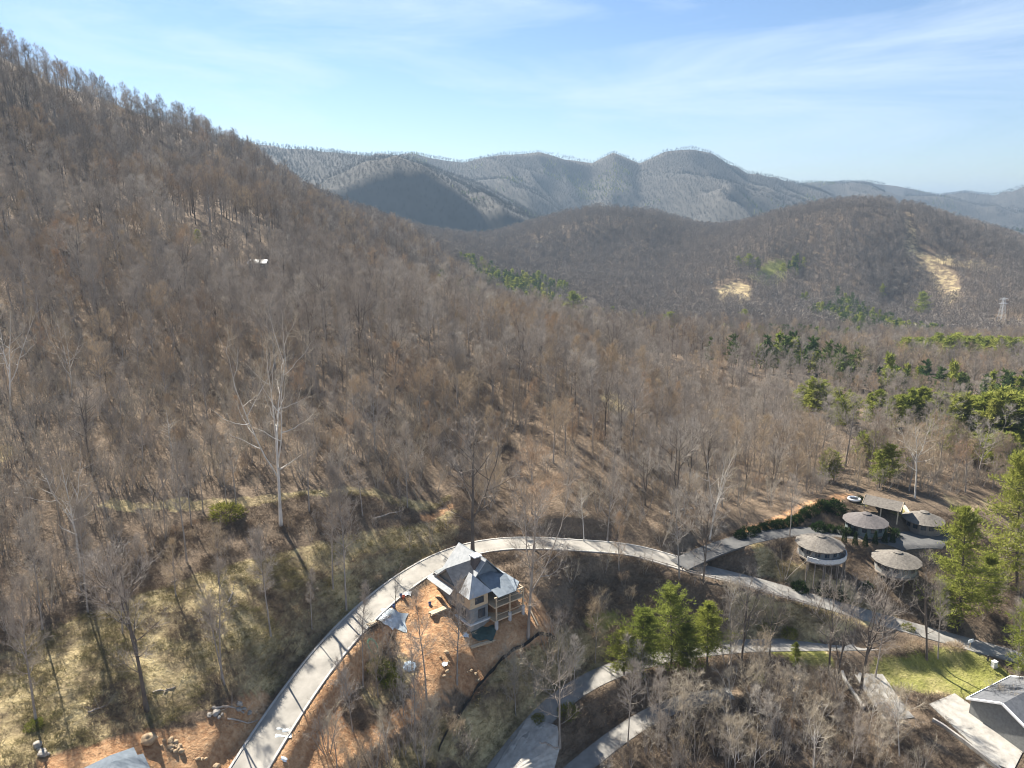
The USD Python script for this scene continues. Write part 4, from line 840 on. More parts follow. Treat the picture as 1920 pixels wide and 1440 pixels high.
def log(u0, v0, u1, v1, r, label, m='dead_wood', lift=.12):
    a, b = spot(u0, v0), spot(u1, v1); s = np.linspace(0, 1, 7)[:, None]; P = a + (b - a) * s; P[:, 2] = [land(x, y) + lift for x, y in P[:, :2]]; P[:, :2] += rngp.normal(0, .12, (7, 2)); r = r * .62
    t = thing('fallen_log', label, 'log'); obj('trunk', MB().tube(P, r * (1.1 - .6 * s[:, 0]), 7), m, t, smooth=60); br = MB()
    for q in range(4): c = P[3 + q % 4]; d = unit(rngp.normal(0, 1, 3) + [0, 0, .8]); br.tube([c, c + d * .9, c + d * 1.9 + [0, 0, .25]], (r * .3, r * .2, .02), 4)
    obj('branch', br, m, t)
log(400, 1330, 455, 1318, .3, 'fallen log at the foot of the clearing beside the rock pile')
log(425, 1345, 480, 1325, .22, 'thin fallen trunk just above the orange soil by the road')
log(1163, 782, 1212, 775, .34, 'long fallen trunk across the grassy gap on the wooded spur')
log(1140, 700, 1160, 735, .25, 'bleached broken trunk at the top of the grassy gap')
log(320, 1095, 335, 1090, .2, 'pale fallen branch on the grass below the middle track')
log(428, 1135, 436, 1112, .22, 'white bleached dead limb lying on the sunlit clearing')
log(165, 1340, 200, 1325, .2, 'grey fallen limb low on the left side of the clearing')
log(285, 1300, 330, 1290, .18, 'thin grey limb on the lower clearing slope')
log(700, 975, 760, 955, .25, 'fallen grey trunk on the bank under the upper track')
log(1010, 1415, 1045, 1405, .3, 'reddish fallen log at the edge of the bottom parking pad')

# ------------------------------------------------------------------ plants: one model of each kind, then copies
KINDS = stage.CreateClassPrim('/World/plant_kinds'); KIND = {}
def kind(key, meshes, wm, tm):
    p = f'/World/plant_kinds/{key}'; UsdGeom.Xform.Define(stage, p)
    obj('trunk', meshes[0], wm, p); obj('crown', meshes[1], tm, p); KIND[key] = p
def plant(name, key, label, cat, pos, size=1.0, yaw=None, lean=(0, 0), group=None):
    x = UsdGeom.Xform.Define(stage, free(name)); x.AddTranslateOp().Set(Gf.Vec3d(*map(float, pos)))
    if lean[0] or lean[1]: x.AddRotateXYZOp().Set(Gf.Vec3f(float(lean[1]), float(lean[0]), 0))
    x.AddRotateZOp().Set(float(math.degrees(rngv.uniform(0, 6.28) if yaw is None else yaw)))
    x.AddScaleOp().Set(Gf.Vec3f(*map(float, np.broadcast_to(size, 3))))
    x.GetPrim().GetReferences().AddInternalReference(KIND[key]); x.GetPrim().SetInstanceable(True)
    return tag(x, label, cat, group)
rngv = np.random.default_rng(2024)
NG, NBR, NP = 7, 4, 4
for s in range(NG): kind(f'grey_{s}', bare_tree(s, 23 + s % 3, (4.2, 5.4, 4.6, 6.0, 5.0, 3.8, 6.4)[s], t0=(.3, .24, .38, .22, .28, .42, .2)[s], girth=(.009, .011, .008, .012, .010, .008, .012)[s], fork=(0, 1, 0, 2, 0, 0, 2)[s]), 'bark_grey' if s != 3 else 'bark_dark', 'twig_grey')
for s in range(NBR): kind(f'brown_{s}', bare_tree(30 + s, 19 + s, (4.4, 5.4, 4.0, 5.0)[s], t0=.16, nl=28, nb=8, nt=9, nf=3, tilt=(62, 22), girth=.010, fork=s % 2), 'bark_grey', 'twig_brown')
for s in range(NP): kind(f'pale_{s}', bare_tree(60 + s, 26, (7.5, 6.5, 7.0, 3.8)[s], t0=(.30, .36, .28, .4)[s], nl=30, nb=8, nt=8, nf=1, tilt=(75, 30), girth=.0105, fork=(3, 2, 3, 0)[s], wob=.34, k1=8, tw=.035, lr=.026, sides=(7, 5, 3)), 'bark_pale', 'twig_pale')
for s in range(4): kind(f'thin_{s}', bare_tree(80 + s, 20, (2.2, 2.8, 1.8, 2.5)[s], t0=.38, nl=20, nb=7, nt=8, nf=2, girth=.0075, tilt=(60, 20)), 'bark_grey', 'twig_grey')
for s in range(3): kind(f'dark_{s}', bare_tree(95 + s, 15, (5.5, 4.5, 5.0)[s], t0=.25, nl=22, nb=7, nt=7, nf=1, girth=.016, fork=2, tilt=(70, 30), wob=.3, k1=7), 'bark_dark', 'twig_grey')
for s in range(4): kind(f'pine_{s}', pine(s, 22 + s, (5.8, 6.4, 5.2, 6.8)[s], nw=26, per=6, nn=56, size=.46, width=.17, t0=(.2, .12, .3, .1)[s]), 'bark_dark', 'needle')
for s in range(4): kind(f'midpine_{s}', pine(20 + s, 18 + s, (4.8, 5.4, 4.4, 5.0)[s], nw=17, per=5, nn=20, size=.75, width=.38, t0=(.15, .3, .1, .4)[s], sides=4), 'bark_dark', 'needle')
for s in range(5): kind(f'thicket_{s}', thicket(s, (5.5, 7.5, 4.5, 9.0, 6.5)[s], (1.5, 1.8, 2.2, 1.6, 2.0)[s], stems=(6, 7, 9, 5, 8)[s]), 'bark_grey', ('twig_grey', 'twig_pale', 'twig_brown', 'twig_pale', 'twig_grey')[s])
for s in range(3): kind(f'sapling_{s}', bare_tree(110 + s, 11, (2.6, 3.2, 2.2)[s], t0=.18, nl=22, nb=7, nt=8, nf=2, girth=.009, fork=(2, 3, 1)[s], tilt=(55, 20), wob=.25, tw=.024), ('bark_grey', 'bark_pale', 'bark_grey')[s], ('twig_pale', 'twig_pale', 'twig_grey')[s])
for s in range(3): kind(f'bush_{s}', bush(s, (1.3, 1.6, 1.1)[s], (1.3, 1.5, 1.6)[s], 1100, .28, .11), 'bark_dark', 'leaf_dark')
for s in range(2): kind(f'green_bush_{s}', bush(10 + s, 1.3, 1.2, 900, .3, .08), 'bark_dark', 'leaf_yellow')
kind('grass_clump', bush(21, .9, 1.2, 420, .8, .03, stems=2), 'twig_brown', 'twig_brown')
def cypress(seed):
    rng = np.random.default_rng(seed); W = MB(); T = MB(); W.tube([(0, 0, 0), (0, 0, 1.5), (0, 0, 2.7)], (.06, .05, .01), 4); n = 900
    z = rng.uniform(0.02, 1, n); r = .62 * (1 - z) ** .8 * rng.uniform(.6, 1, n) + .03; a = rng.uniform(0, 2 * PI, n)
    T.add(*blades(np.stack([r * np.cos(a), r * np.sin(a), z * 2.9], -1), unit(np.stack([np.cos(a) * .4, np.sin(a) * .4, np.ones(n)], -1) + rng.normal(0, .3, (n, 3))), rng.uniform(.2, .4, n), np.full(n, .09), rng)); return W, T
kind('cypress', cypress(3), 'bark_dark', 'leaf_dark')

HGT = {k: 24.0 for k in KIND}; HGT.update({f'sapling_{s}': 11.0 for s in range(3)})
for s in range(NG): HGT[f'grey_{s}'] = 23 + s % 3
for s in range(NBR): HGT[f'brown_{s}'] = 19 + s
for s in range(NP): HGT[f'pale_{s}'] = 26
for s in range(4): HGT[f'thin_{s}'] = 20; HGT[f'pine_{s}'] = 22 + s; HGT[f'midpine_{s}'] = 18 + s
for s in range(3): HGT[f'dark_{s}'] = 15
def tree_px(name, key, ub, vb, ut, vt, label, cat='tree', wide=1.0, group=None, sink=.25):
    """a tree whose foot and top the photograph shows"""
    p = spot(ub, vb); d = ray(ut, vt); top = d * (p[1] / d[1]) + [0, 0, CAM_Z]; H = max(top[2] - p[2], 1.0); dx = top[0] - p[0]
    s = math.hypot(H, dx) / HGT[key]; lean = math.degrees(math.atan2(dx, H)) * .8
    return plant(name, key, label, cat, p - [0, 0, sink], (s * wide, s * wide, s), lean=(lean, 0), group=group)
TREES = [
 ('grey_0', 68, 1355, 30, 1085, 'tall grey tree with shadowed foot near the lower left corner of the clearing', .8), ('grey_3', 275, 1330, 205, 1040, 'large leaning grey tree with wide crown above the soil at bottom left', 1.0),
 ('thin_0', 421, 1283, 374, 1085, 'crooked thin dark tree of the close pair on the clearing', .9), ('thin_1', 416, 1272, 396, 1050, 'straight thin tree right behind the crooked one of the close pair', .9),
 ('grey_5', 508, 1194, 482, 985, 'tall bare tree with clear lower trunk in the middle of the sunlit clearing', .9), ('thin_2', 584, 1170, 580, 1055, 'small slender tree on the clearing nearest the concrete road', .9),
 ('grey_2', 624, 1101, 617, 870, 'pale-stemmed straight tree, left of two on the clearing above the road', .75), ('grey_0', 648, 1122, 640, 885, 'straight bare tree, right of two on the clearing above the road', .75),
 ('thin_3', 580, 962, 571, 775, 'straight pale tree on the bank just under the upper track', .9), ('thin_1', 680, 969, 672, 855, 'small spreading tree on the bank under the upper track', 1.3),
 ('grey_5', 764, 952, 759, 790, 'bare tree at the shaded right part of the upper track', .8), ('thin_0', 752, 951, 744, 895, 'short dead stem beside the upper track', .8),
 ('thin_2', 350, 1053, 322, 815, 'tall white-stemmed slender tree left of the middle track', .8), ('thin_3', 311, 1011, 295, 860, 'white-stemmed slender tree below the upper track at left', .8), ('thin_0', 359, 985, 345, 825, 'slender pale tree with low fork beside the upper track', .8),
 ('thin_1', 381, 961, 372, 820, 'thin pale stem standing right at the edge of the upper track', .8), ('thin_2', 443, 953, 430, 790, 'thin grey stem beside the bright green bush on the upper track', .9), ('thin_3', 425, 950, 414, 830, 'thinner stem left of the bright green bush on the upper track', .9),
 ('grey_6', 990, 1196, 1000, 915, 'big twin-trunked bare tree right of the unfinished house', .8), ('dark_0', 886, 1036, 890, 820, 'thick dark trunk with wide crown directly behind the unfinished house', 1.0), ('brown_1', 1002, 1030, 1000, 905, 'bushy brown tree at the road bend behind the unfinished house', 1.4),
 ('grey_4', 857, 1282, 858, 1085, 'tall bare tree standing on the orange cut in front of the house', .8), ('thin_1', 800, 1314, 790, 1100, 'slim bare tree on the soil track left of the cut slope', .9), ('thin_0', 779, 1398, 775, 1185, 'slim straight tree at the bottom of the soil loop', .9),
 ('thin_2', 681, 1288, 675, 1075, 'very thin tree on the soil edge beside the concrete road', .8), ('dark_1', 741, 1152, 745, 1075, 'small dead forked black tree at the road edge left of the house', .6), ('thin_3', 757, 1345, 752, 1235, 'sapling among brush on the green bank inside the soil loop', 1.0),
 ('grey_1', 1273, 1106, 1262, 915, 'bare tree with dark trunk at the lower edge of the road right of the bend', .8), ('grey_3', 1318, 1100, 1330, 930, 'spreading bare tree beside the rail fence', .9),
 ('dark_0', 1554, 1265, 1560, 1110, 'dark twisted tree, left one at the street drive apron', .8), ('dark_1', 1569, 1281, 1592, 1135, 'dark leaning tree, right one at the street drive apron', .8),
 ('dark_2', 1612, 1306, 1640, 1110, 'tall many-branched tree in the middle of the shaded drive', .9), ('grey_1', 1641, 1270, 1668, 1125, 'grey leaning tree on the right side of the shaded drive', .9),
 ('dark_1', 1736, 1245, 1735, 1085, 'topped tree with crooked side limb on the green lawn', .8), ('grey_5', 1757, 1245, 1766, 1085, 'slim straight tree on the green lawn right of the topped one', .9),
 ('dark_2', 1389, 1256, 1402, 1100, 'dark bare tree right of the evergreen group by the street', .9), ('dark_0', 1441, 1252, 1452, 1120, 'dark forked tree standing on the grass strip beside the street', .8), ('grey_4', 1370, 1262, 1372, 1120, 'thin grey tree against the right side of the evergreen group', .8),
 ('grey_6', 1050, 1400, 1040, 1215, 'large forked bare tree beside the bottom parking pad', .9), ('grey_2', 1177, 1400, 1182, 1235, 'straight bare tree beside the grey lane at bottom centre', .9), ('grey_0', 1235, 1398, 1240, 1250, 'pale straight tree right of the grey lane at bottom centre', .9),
 ('grey_1', 1905, 1280, 1917, 1120, 'pale bare tree at the right edge by the street corner', .8), ('grey_4', 1480, 1010, 1492, 890, 'bare tree in front of the clipped hedge', .9), ('brown_2', 1160, 1080, 1160, 960, 'brown bushy tree below the road bend', .9),
 ('thin_2', 230, 1190, 222, 1050, 'slender tree standing at the shaded left end of the middle track', .9), ('grey_2', 80, 1180, 62, 960, 'tall pale tree at the left edge above the clearing', .8), ('grey_5', 165, 1150, 140, 930, 'straight grey tree at the forest edge left of the clearing', .8),
 ('brown_0', 330, 1120, 318, 1010, 'russet bushy tree on the slope between the tracks', 1.0), ('brown_3', 410, 1095, 405, 985, 'brown fuzzy tree at the left end of the middle track', 1.0), ('grey_4', 1075, 1290, 1085, 1190, 'bare tree by the street left of the evergreen group', 1.0)]
for key, ub, vb, ut, vt, lab, wd in TREES: tree_px('bare_tree', key, ub, vb, ut, vt, lab, wide=wd)
PALE = [('pale_0', 527, 985, 515, 640, 'tallest white-limbed sycamore rising above the forest over the upper track', .8), ('pale_1', 152, 1080, 122, 855, 'white-limbed spreading tree at left under the upper track', .95), ('pale_2', 1331, 1000, 1358, 850, 'white-limbed sycamore above the road right of centre', .85),
 ('pale_3', 665, 800, 662, 690, 'small white dead tree in the wood right of the tallest sycamore', .8), ('pale_2', 20, 770, 15, 580, 'white-limbed tree at the left edge of the forest', .8), ('pale_0', 135, 740, 128, 610, 'greyish white forked tree in the dark upper left wood', .8),
 ('pale_1', 1880, 1085, 1898, 975, 'white-barked tree beside the bright pines at the right edge', .8), ('pale_3', 1095, 1000, 1092, 900, 'thin whitish tree above the road bend', .9), ('pale_1', 1715, 935, 1720, 790, 'wide white-branched tree in front of the pines behind the carport', 1.0), ('pale_3', 325, 880, 320, 760, 'white-limbed tree in the brown wood left of the tallest sycamore', 1.2)]
for key, ub, vb, ut, vt, lab, wd in PALE: tree_px('sycamore_tree', key, ub, vb, ut, vt, lab, wide=wd)
PINES = [('pine_1', 1800, 1170, 1806, 950, 'largest bright green pine beside the round houses', 1.0), ('pine_3', 1908, 1110, 1903, 855, 'tall yellow-green pine at the right edge behind the largest pine', .9), ('pine_0', 1935, 1290, 1925, 1130, 'pale pine cut by the right edge at the street corner', 1.0),
 ('pine_3', 1258, 1262, 1256, 1098, 'tallest pine of the evergreen group at bottom centre', 1.35), ('pine_1', 1200, 1270, 1208, 1140, 'left pine of the evergreen group at bottom centre', 1.5), ('pine_2', 1325, 1255, 1328, 1130, 'dark right pine of the evergreen group at bottom centre', 1.5), ('pine_0', 1170, 1275, 1172, 1180, 'low leftmost pine of the evergreen group beside the street', 1.8), ('pine_2', 1290, 1275, 1288, 1170, 'short shaded pine in front of the evergreen group', 1.5),
 ('pine_2', 1490, 1265, 1492, 1203, 'small thin pine on the grass strip below the street', 1.0), ('pine_0', 1850, 1150, 1855, 1040, 'lower pine in the shade between the two tall right pines', 1.3), ('pine_2', 1775, 1175, 1772, 1100, 'short pine leaning out left of the largest pine', 1.2)]
for key, ub, vb, ut, vt, lab, wd in PINES: tree_px('pine_tree', key, ub, vb, ut, vt, lab, wide=wd)
MIDP = [(1530, 786, 712), (1512, 775, 728), (1562, 792, 735), (1600, 785, 738), (1588, 800, 745), (1640, 802, 742), (1660, 800, 750), (1680, 806, 742), (1705, 802, 742), (1722, 804, 735), (1742, 812, 752), (1762, 806, 744), (1790, 832, 750), (1806, 826, 746), (1822, 832, 742), (1838, 840, 752), (1852, 842, 741), (1868, 850, 752), (1882, 852, 741), (1898, 852, 744), (1916, 862, 740), (1762, 836, 775), (1790, 850, 800), (1822, 862, 812), (1850, 872, 815), (1882, 884, 812), (1905, 880, 820), (1935, 870, 800), (1660, 905, 840),
    (1465, 692, 640), (1605, 702, 642), (1618, 704, 650), (1590, 700, 655), (1545, 655, 620), (1500, 655, 622), (1075, 612, 548), (1060, 606, 570), (1730, 600, 548), (1655, 560, 532), (1395, 615, 580), (1360, 650, 608), (1255, 625, 585), (1165, 615, 585), (1010, 540, 508), (985, 550, 512), (968, 552, 520), (950, 548, 516), (1000, 552, 525), (1150, 600, 575), (1190, 606, 580), (1210, 606, 584), (1130, 598, 578), (1385, 505, 480), (1405, 506, 476), (1420, 504, 482), (1468, 515, 494), (880, 505, 478), (370, 470, 430), (1555, 905, 840), (1625, 875, 815)]
MIDP += [(u + s_ * rngv.uniform(6, 13), b + rngv.uniform(-5, 10), t_ + rngv.uniform(-10, 8)) for u, b, t_ in MIDP if u > 1490 and b > 760 for s_ in (-1, 1)]
for k, (u, b, t_) in enumerate(MIDP):
    if u > 1490 and b > 760:
        row = 'front' if b > 828 else 'back'; part = 'left end' if u < 1625 else 'middle' if u < 1770 else 'right part'
        lab = f'bright green pine in the {row} row behind the flat wood, {part} of the band'
    elif b > 645: lab = 'dark evergreen in the near side of the valley before the dense stand'
    elif u < 1040: lab = 'dark evergreen in the clump at the foot of the left mountain'
    elif b < 520: lab = 'dark evergreen beside the green field under the right hill'
    else: lab = 'dark evergreen in the line of trees below the centre hill'
    tree_px('pine_tree', f'midpine_{k % 4}', u, b, u + rngv.normal(0, 1), t_, lab, wide=rngv.uniform(1.1, 1.6), group=lab.replace('pine in', 'pines in').replace('evergreen', 'evergreens'))
for k in range(38):
    u = 1688 + 7.3 * k + rngv.normal(0, 3); tree_px('pine_tree', f'midpine_{k % 4}', u, 692 + rngv.normal(0, 5), u, 634 + rngv.normal(0, 4) + (6 if k < 6 else 0), 'deep green pine in the dense far stand at the right edge', wide=1.6, group='pines of the dense far stand at right')

# shrubs that are planted or stand alone
for k, (u, v) in enumerate([(1582, 1022), (1602, 1027), (1621, 1030), (1639, 1029), (1657, 1026), (1672, 1025)]):
    plant('cypress_shrub', 'cypress', ('leftmost', 'second from left', 'third from left', 'fourth from left', 'fifth from left', 'rightmost')[k] + ' of six narrow dark conical shrubs in a row by the court', 'shrub', spot(u, v) - [0, 0, .1], 1.05, group='six conical shrubs in a row')
for u, v in [(1388, 1004), (1402, 1001), (1416, 998), (1430, 994), (1444, 990), (1458, 985), (1471, 980), (1484, 975), (1496, 970), (1508, 965), (1519, 960)]:
    plant('hedge_shrub', f'bush_{int(u) % 3}', 'dark green shrub of the hedge above the asphalt drive', 'shrub', spot(u, v) - [0, 0, .2], rngv.uniform(1.1, 1.5), group='shrubs of the hedge above the drive')
for u, v, s, lab in [(1541, 955, 1.9, 'large dark round bush at the upper end of the hedge'), (1563, 958, 2.2, 'largest dark bush beside the purplish round house'), (1536, 985, 1.6, 'round dark bush below the hedge end by the drive'), (1556, 990, 1.3, 'low bush between drive and purplish round house'), (1576, 995, 1.2, 'yellowish dark bush left in front of the purplish round house'), (1590, 998, 1.2, 'bush in the middle in front of the purplish round house'), (1604, 1000, 1.5, 'pointed bush right in front of the purplish round house'), (1672, 1000, 1.4, 'dark bush at the metal stairs of the purplish round house'), (1612, 940, 1.0, 'small bush right of the round tub'),
        (1500, 1085, 1.6, 'evergreen shrub under the deck of the stilted round house'), (1545, 1095, 1.5, 'evergreen shrub in shade under the nearest round house'), (1625, 1105, 1.5, 'grey-green shrub on the bank left of the lowest round house'), (1575, 1110, 1.5, 'dark shrub in the middle of the bank below the round houses')]:
    plant('round_shrub', f'bush_{int(u) % 3}', lab, 'shrub', spot(u, v) - [0, 0, .2], s)
for u, v, s, lab in [(425, 968, 2.6, 'bright green bush at the lower edge of the upper track'), (703, 1250, 1.6, 'green bush beside the coil of hose'), (722, 1262, 1.8, 'green brushy bush on the bank inside the soil loop'), (738, 1280, 1.5, 'yellow-green bush low on the bank inside the soil loop'), (1420, 1275, 1.2, 'yellow-green bush on the slope under the street'), (65, 1362, 1.0, 'small green tuft at the foot of the tall lower left tree'), (1435, 1175, 1.3, 'green bush on the bank between road and street, left'), (1480, 1182, 1.4, 'green bush on the bank between road and street, middle'), (1700, 1190, 1.2, 'green bush on the verge where road and street meet'), (1065, 1345, 1.5, 'yellow-green shrub beside the bottom parking pad'), (1010, 1345, 1.0, 'yellow-green shrub at the street edge near the parking pad')]:
    plant('green_shrub', f'green_bush_{int(u) % 2}', lab, 'shrub', spot(u, v) - [0, 0, .2], s)
for k, u in enumerate([1672, 1684, 1697, 1708, 1720, 1776, 1788, 1796]):
    plant('ornamental_grass', 'grass_clump', 'dry tan grass clump in the planting bed between street and lawn', 'plant', spot(u, 1228 + (k % 3) * 2) - [0, 0, .1], 1.15, group='dry grass clumps in the bed by the lawn')

# bare shrubs and saplings, one by one, where the photograph is full of them
def fill(poly, spacing, seed, edge=0.0):
    pg = world_poly(poly); x0, y0, x1, y1 = pg.bounds; rng = np.random.default_rng(seed)
    x, y = np.meshgrid(np.arange(x0, x1, spacing), np.arange(y0, y1, spacing)); x = (x + rng.uniform(-.45, .45, x.shape) * spacing).ravel(); y = (y + rng.uniform(-.45, .45, y.shape) * spacing).ravel()
    k = shapely.contains_xy(pg, x, y) & ~paved(x, y, 1.2); return x[k], y[k]
_lines = shapely.union_all([LineString(L[:, :2]).buffer(w / 2) for _, L, w in STRIPS] + [Polygon(P[:, :2]) for n_, P in PADS.items()] + [Point(*ground_at(u, v)[:2]).buffer(6.0) for u, v in ((1534, 1052), (1621, 993), (1730, 983), (1677, 1080), (1655, 962))] + [Point(*local(HF, HB, 4.5, 5)).buffer(9.5), Point(p[0], p[1]).buffer(1)])
shapely.prepare(_lines)
def paved(x, y, d=0.0):
    b = _lines.buffer(d) if d else _lines; shapely.prepare(b); return shapely.contains_xy(b, x, y)
BRUSH = [
 ([(1040, 1195), (1165, 1185), (1160, 1235), (1060, 1285), (1000, 1340), (940, 1390), (930, 1330), (980, 1240)], 3.4, 'bare twiggy shrub between the silt fence and the grey street', 'bare shrubs between silt fence and street'),
 ([(1060, 1400), (1180, 1330), (1200, 1300), (1340, 1290), (1345, 1240), (1420, 1260), (1560, 1285), (1600, 1330), (1690, 1370), (1740, 1460), (1070, 1460)], 3.3, 'pale bare sapling clump in the thicket along the bottom right edge', 'sapling clumps along the bottom right edge'),
 ([(1040, 1050), (1240, 1060), (1450, 1125), (1640, 1180), (1500, 1195), (1380, 1195), (1340, 1130), (1200, 1150), (1100, 1150), (1040, 1120)], 4.6, 'bare shrub on the leafy bank between road and street', 'bare shrubs on the bank between road and street'),
 ([(690, 1200), (760, 1230), (800, 1290), (770, 1320), (680, 1330)], 2.6, 'bare bush on the green bank inside the soil loop', 'bare bushes inside the soil loop'),
 ([(590, 1400), (720, 1410), (800, 1350), (860, 1360), (900, 1460), (580, 1460)], 3.4, 'thin bare sapling clump at the bottom edge below the soil loop', 'sapling clumps below the soil loop'),
 ([(1440, 1060), (1560, 1080), (1640, 1105), (1720, 1160), (1600, 1130), (1480, 1095)], 3.0, 'whitish bare shrub on the bank under the round houses', 'bare shrubs under the round houses'),
 ([(1700, 1080), (1760, 1100), (1850, 1180), (1920, 1200), (1940, 1060), (1880, 1010), (1870, 1120), (1760, 1180), (1720, 1150)], 4.2, 'tangled bare shrub around the bright pines at right', 'bare shrubs around the bright pines'),
 ([(820, 985), (960, 970), (1060, 990), (960, 1000), (860, 1012), (760, 1060), (700, 1110), (690, 1090), (760, 1020)], 3.6, 'brown bare bush on the cut bank above the road', 'brown bushes on the bank above the road'),
 ([(330, 985), (560, 960), (760, 955), (840, 962), (740, 995), (560, 1030), (400, 1060), (330, 1050)], 5.0, 'brown brushy bush on the bank between the two tracks', 'brushy bushes between the tracks'),
 ([(1840, 1300), (1930, 1270), (1960, 1440), (1890, 1400)], 3.4, 'pale leafless shrub over the roof at lower right', 'pale shrubs over the lower right roof')]
for k, (poly, sp, lab, grp) in enumerate(BRUSH):
    X, Y = fill(poly, sp, 300 + k)
    for x, y in zip(X, Y):
        s = int(rngv.integers(0, 5)); big = rngv.uniform(.55, 1.05) * (.75 if k in (2, 3) else .5 if k in (7, 8) else 1.0)
        plant('bare_shrub', f'thicket_{s}', lab, 'shrub', (x, y, land(x, y) - .1), big, group=grp)

SAPL = [([(1060, 1440), (1190, 1345), (1330, 1310), (1420, 1270), (1560, 1300), (1600, 1340), (1700, 1390), (1740, 1470), (1060, 1470)], 5.2, 'pale spindly tree rising from the thicket at bottom right'), ([(1000, 1215), (1150, 1195), (1165, 1240), (1080, 1280), (1010, 1330), (950, 1390), (940, 1310)], 5.5, 'pale spindly tree between silt fence and street'),
 ([(1170, 1290), (1340, 1262), (1340, 1285), (1180, 1330)], 3.6, 'tan twiggy tree in front of the evergreen group'), ([(1440, 1070), (1600, 1110), (1700, 1165), (1600, 1135), (1480, 1100)], 5.0, 'grey spindly tree on the bank under the round houses'), ([(1330, 1125), (1500, 1155), (1640, 1190), (1400, 1198)], 6.5, 'spindly tree between road and street'), ([(680, 1230), (790, 1280), (760, 1330), (850, 1330), (880, 1450), (600, 1450), (660, 1330)], 7.0, 'thin spindly tree round the soil loop')]
for k, (poly, sp, lab) in enumerate(SAPL):
    X, Y = fill(poly, sp, 500 + k)
    for j, (x, y) in enumerate(zip(X, Y)):
        s = int(rngv.integers(0, 3)); g = rngv.uniform(.6, 1.15); plant('sapling_tree', f'sapling_{s}', ('low ' if g < .78 else 'tall ' if g > 1.0 else '') + ('forked ', 'white-stemmed ', 'slim ')[s] + lab, 'tree', (x, y, land(x, y) - .1), g, lean=(rngv.normal(0, 4), rngv.normal(0, 4)), group='spindly trees: ' + ('low ' if g < .78 else 'tall ' if g > 1.0 else '') + ('forked ', 'white-stemmed ', 'slim ')[s] + lab)

# ------------------------------------------------------------------ the woods
OPEN = shapely.union_all([world_poly([(-200, 1500), (-200, 1240), (60, 1190), (235, 1090), (330, 1005), (190, 958), (185, 930), (330, 934), (520, 925), (700, 917), (860, 918), (975, 985), (1100, 992), (1250, 1025), (1320, 1000), (1400, 975), (1470, 945), (1560, 922), (1700, 925), (1790, 950), (1990, 1000), (2200, 1500)]), world_poly([(1120, 735), (1160, 740), (1200, 780), (1170, 790), (1130, 765)]), world_poly([(-60, 850), (10, 822), (24, 852), (-40, 895)])] + FIELD + SCRUB + [world_poly(q) for q in ([(1495, 800), (1510, 772), (1600, 762), (1780, 770), (1960, 775), (1960, 900), (1880, 895), (1780, 870), (1700, 818)], [(1675, 704), (1680, 688), (1960, 690), (1960, 712)], [(1855, 625), (1860, 600), (1950, 600), (1960, 625)])])
shapely.prepare(OPEN)
def scatter(r0, r1, spacing, az=42.0, seed=0):
    rng = np.random.default_rng(seed); x, y = np.meshgrid(np.arange(-r1 * .8, r1 * .8, spacing), np.arange(0, r1, spacing))
    x = (x + rng.uniform(-.48, .48, x.shape) * spacing).ravel(); y = (y + rng.uniform(-.48, .48, y.shape) * spacing).ravel()
    r = np.hypot(x, y); k = (r > r0) & (r < r1) & (np.abs(np.arctan2(x, y)) < math.radians(az)); x, y = x[k], y[k]
    k = ~shapely.contains_xy(OPEN, x, y); return x[k], y[k]
_va = np.radians(np.linspace(-47, 47, 380)); _vr = np.geomspace(60, 7000, 600)
_VA, _VR = np.meshgrid(_va, _vr, indexing='ij'); _VM = np.maximum.accumulate((terrain_raw(_VR * np.sin(_VA), _VR * np.cos(_VA)) - CAM_Z) / _VR, 1)
def seen(x, y, z, top=34.0):
    """whether a crown clears the ground in front of it, with room for a step to the side"""
    r = np.hypot(x, y); a = np.arctan2(x, y)
    return (z + top - CAM_Z) / r > map_coordinates(_VM, [(a - _va[0]) / (_va[-1] - _va[0]) * 379, np.log(r / 60) / math.log(7000 / 60) * 599 - 2], order=1, mode='nearest')
def woods(name, keys, P, size, idx, label, cat='forest', yaw=None, models=None):
    pi = UsdGeom.PointInstancer.Define(stage, free(name)); n = len(P)
    for k, key in enumerate(keys):
        q = f'{pi.GetPath()}/plant_{k:03d}'; x = UsdGeom.Xform.Define(stage, q)
        if models: obj('trunk', models[k][0], models[k][2], q); obj('crown', models[k][1], models[k][3], q)
        else: x.GetPrim().GetReferences().AddInternalReference(KIND[key])
        pi.GetPrototypesRel().AddTarget(q)
    a = (rngv.uniform(0, 2 * PI, n) if yaw is None else yaw) / 2
    pi.CreateProtoIndicesAttr(Vt.IntArray.FromNumpy(np.asarray(idx, np.int32))); pi.CreatePositionsAttr(Vt.Vec3fArray.FromNumpy(P.astype(np.float32)))
    pi.CreateOrientationsAttr(Vt.QuathArray([Gf.Quath(float(c), Gf.Vec3h(0, 0, float(s))) for c, s in zip(np.cos(a), np.sin(a))]))
    pi.CreateScalesAttr(Vt.Vec3fArray.FromNumpy((np.ones((n, 3)) * np.asarray(size).reshape(n, -1)).astype(np.float32)))
    return tag(pi, label, cat, kind='stuff')
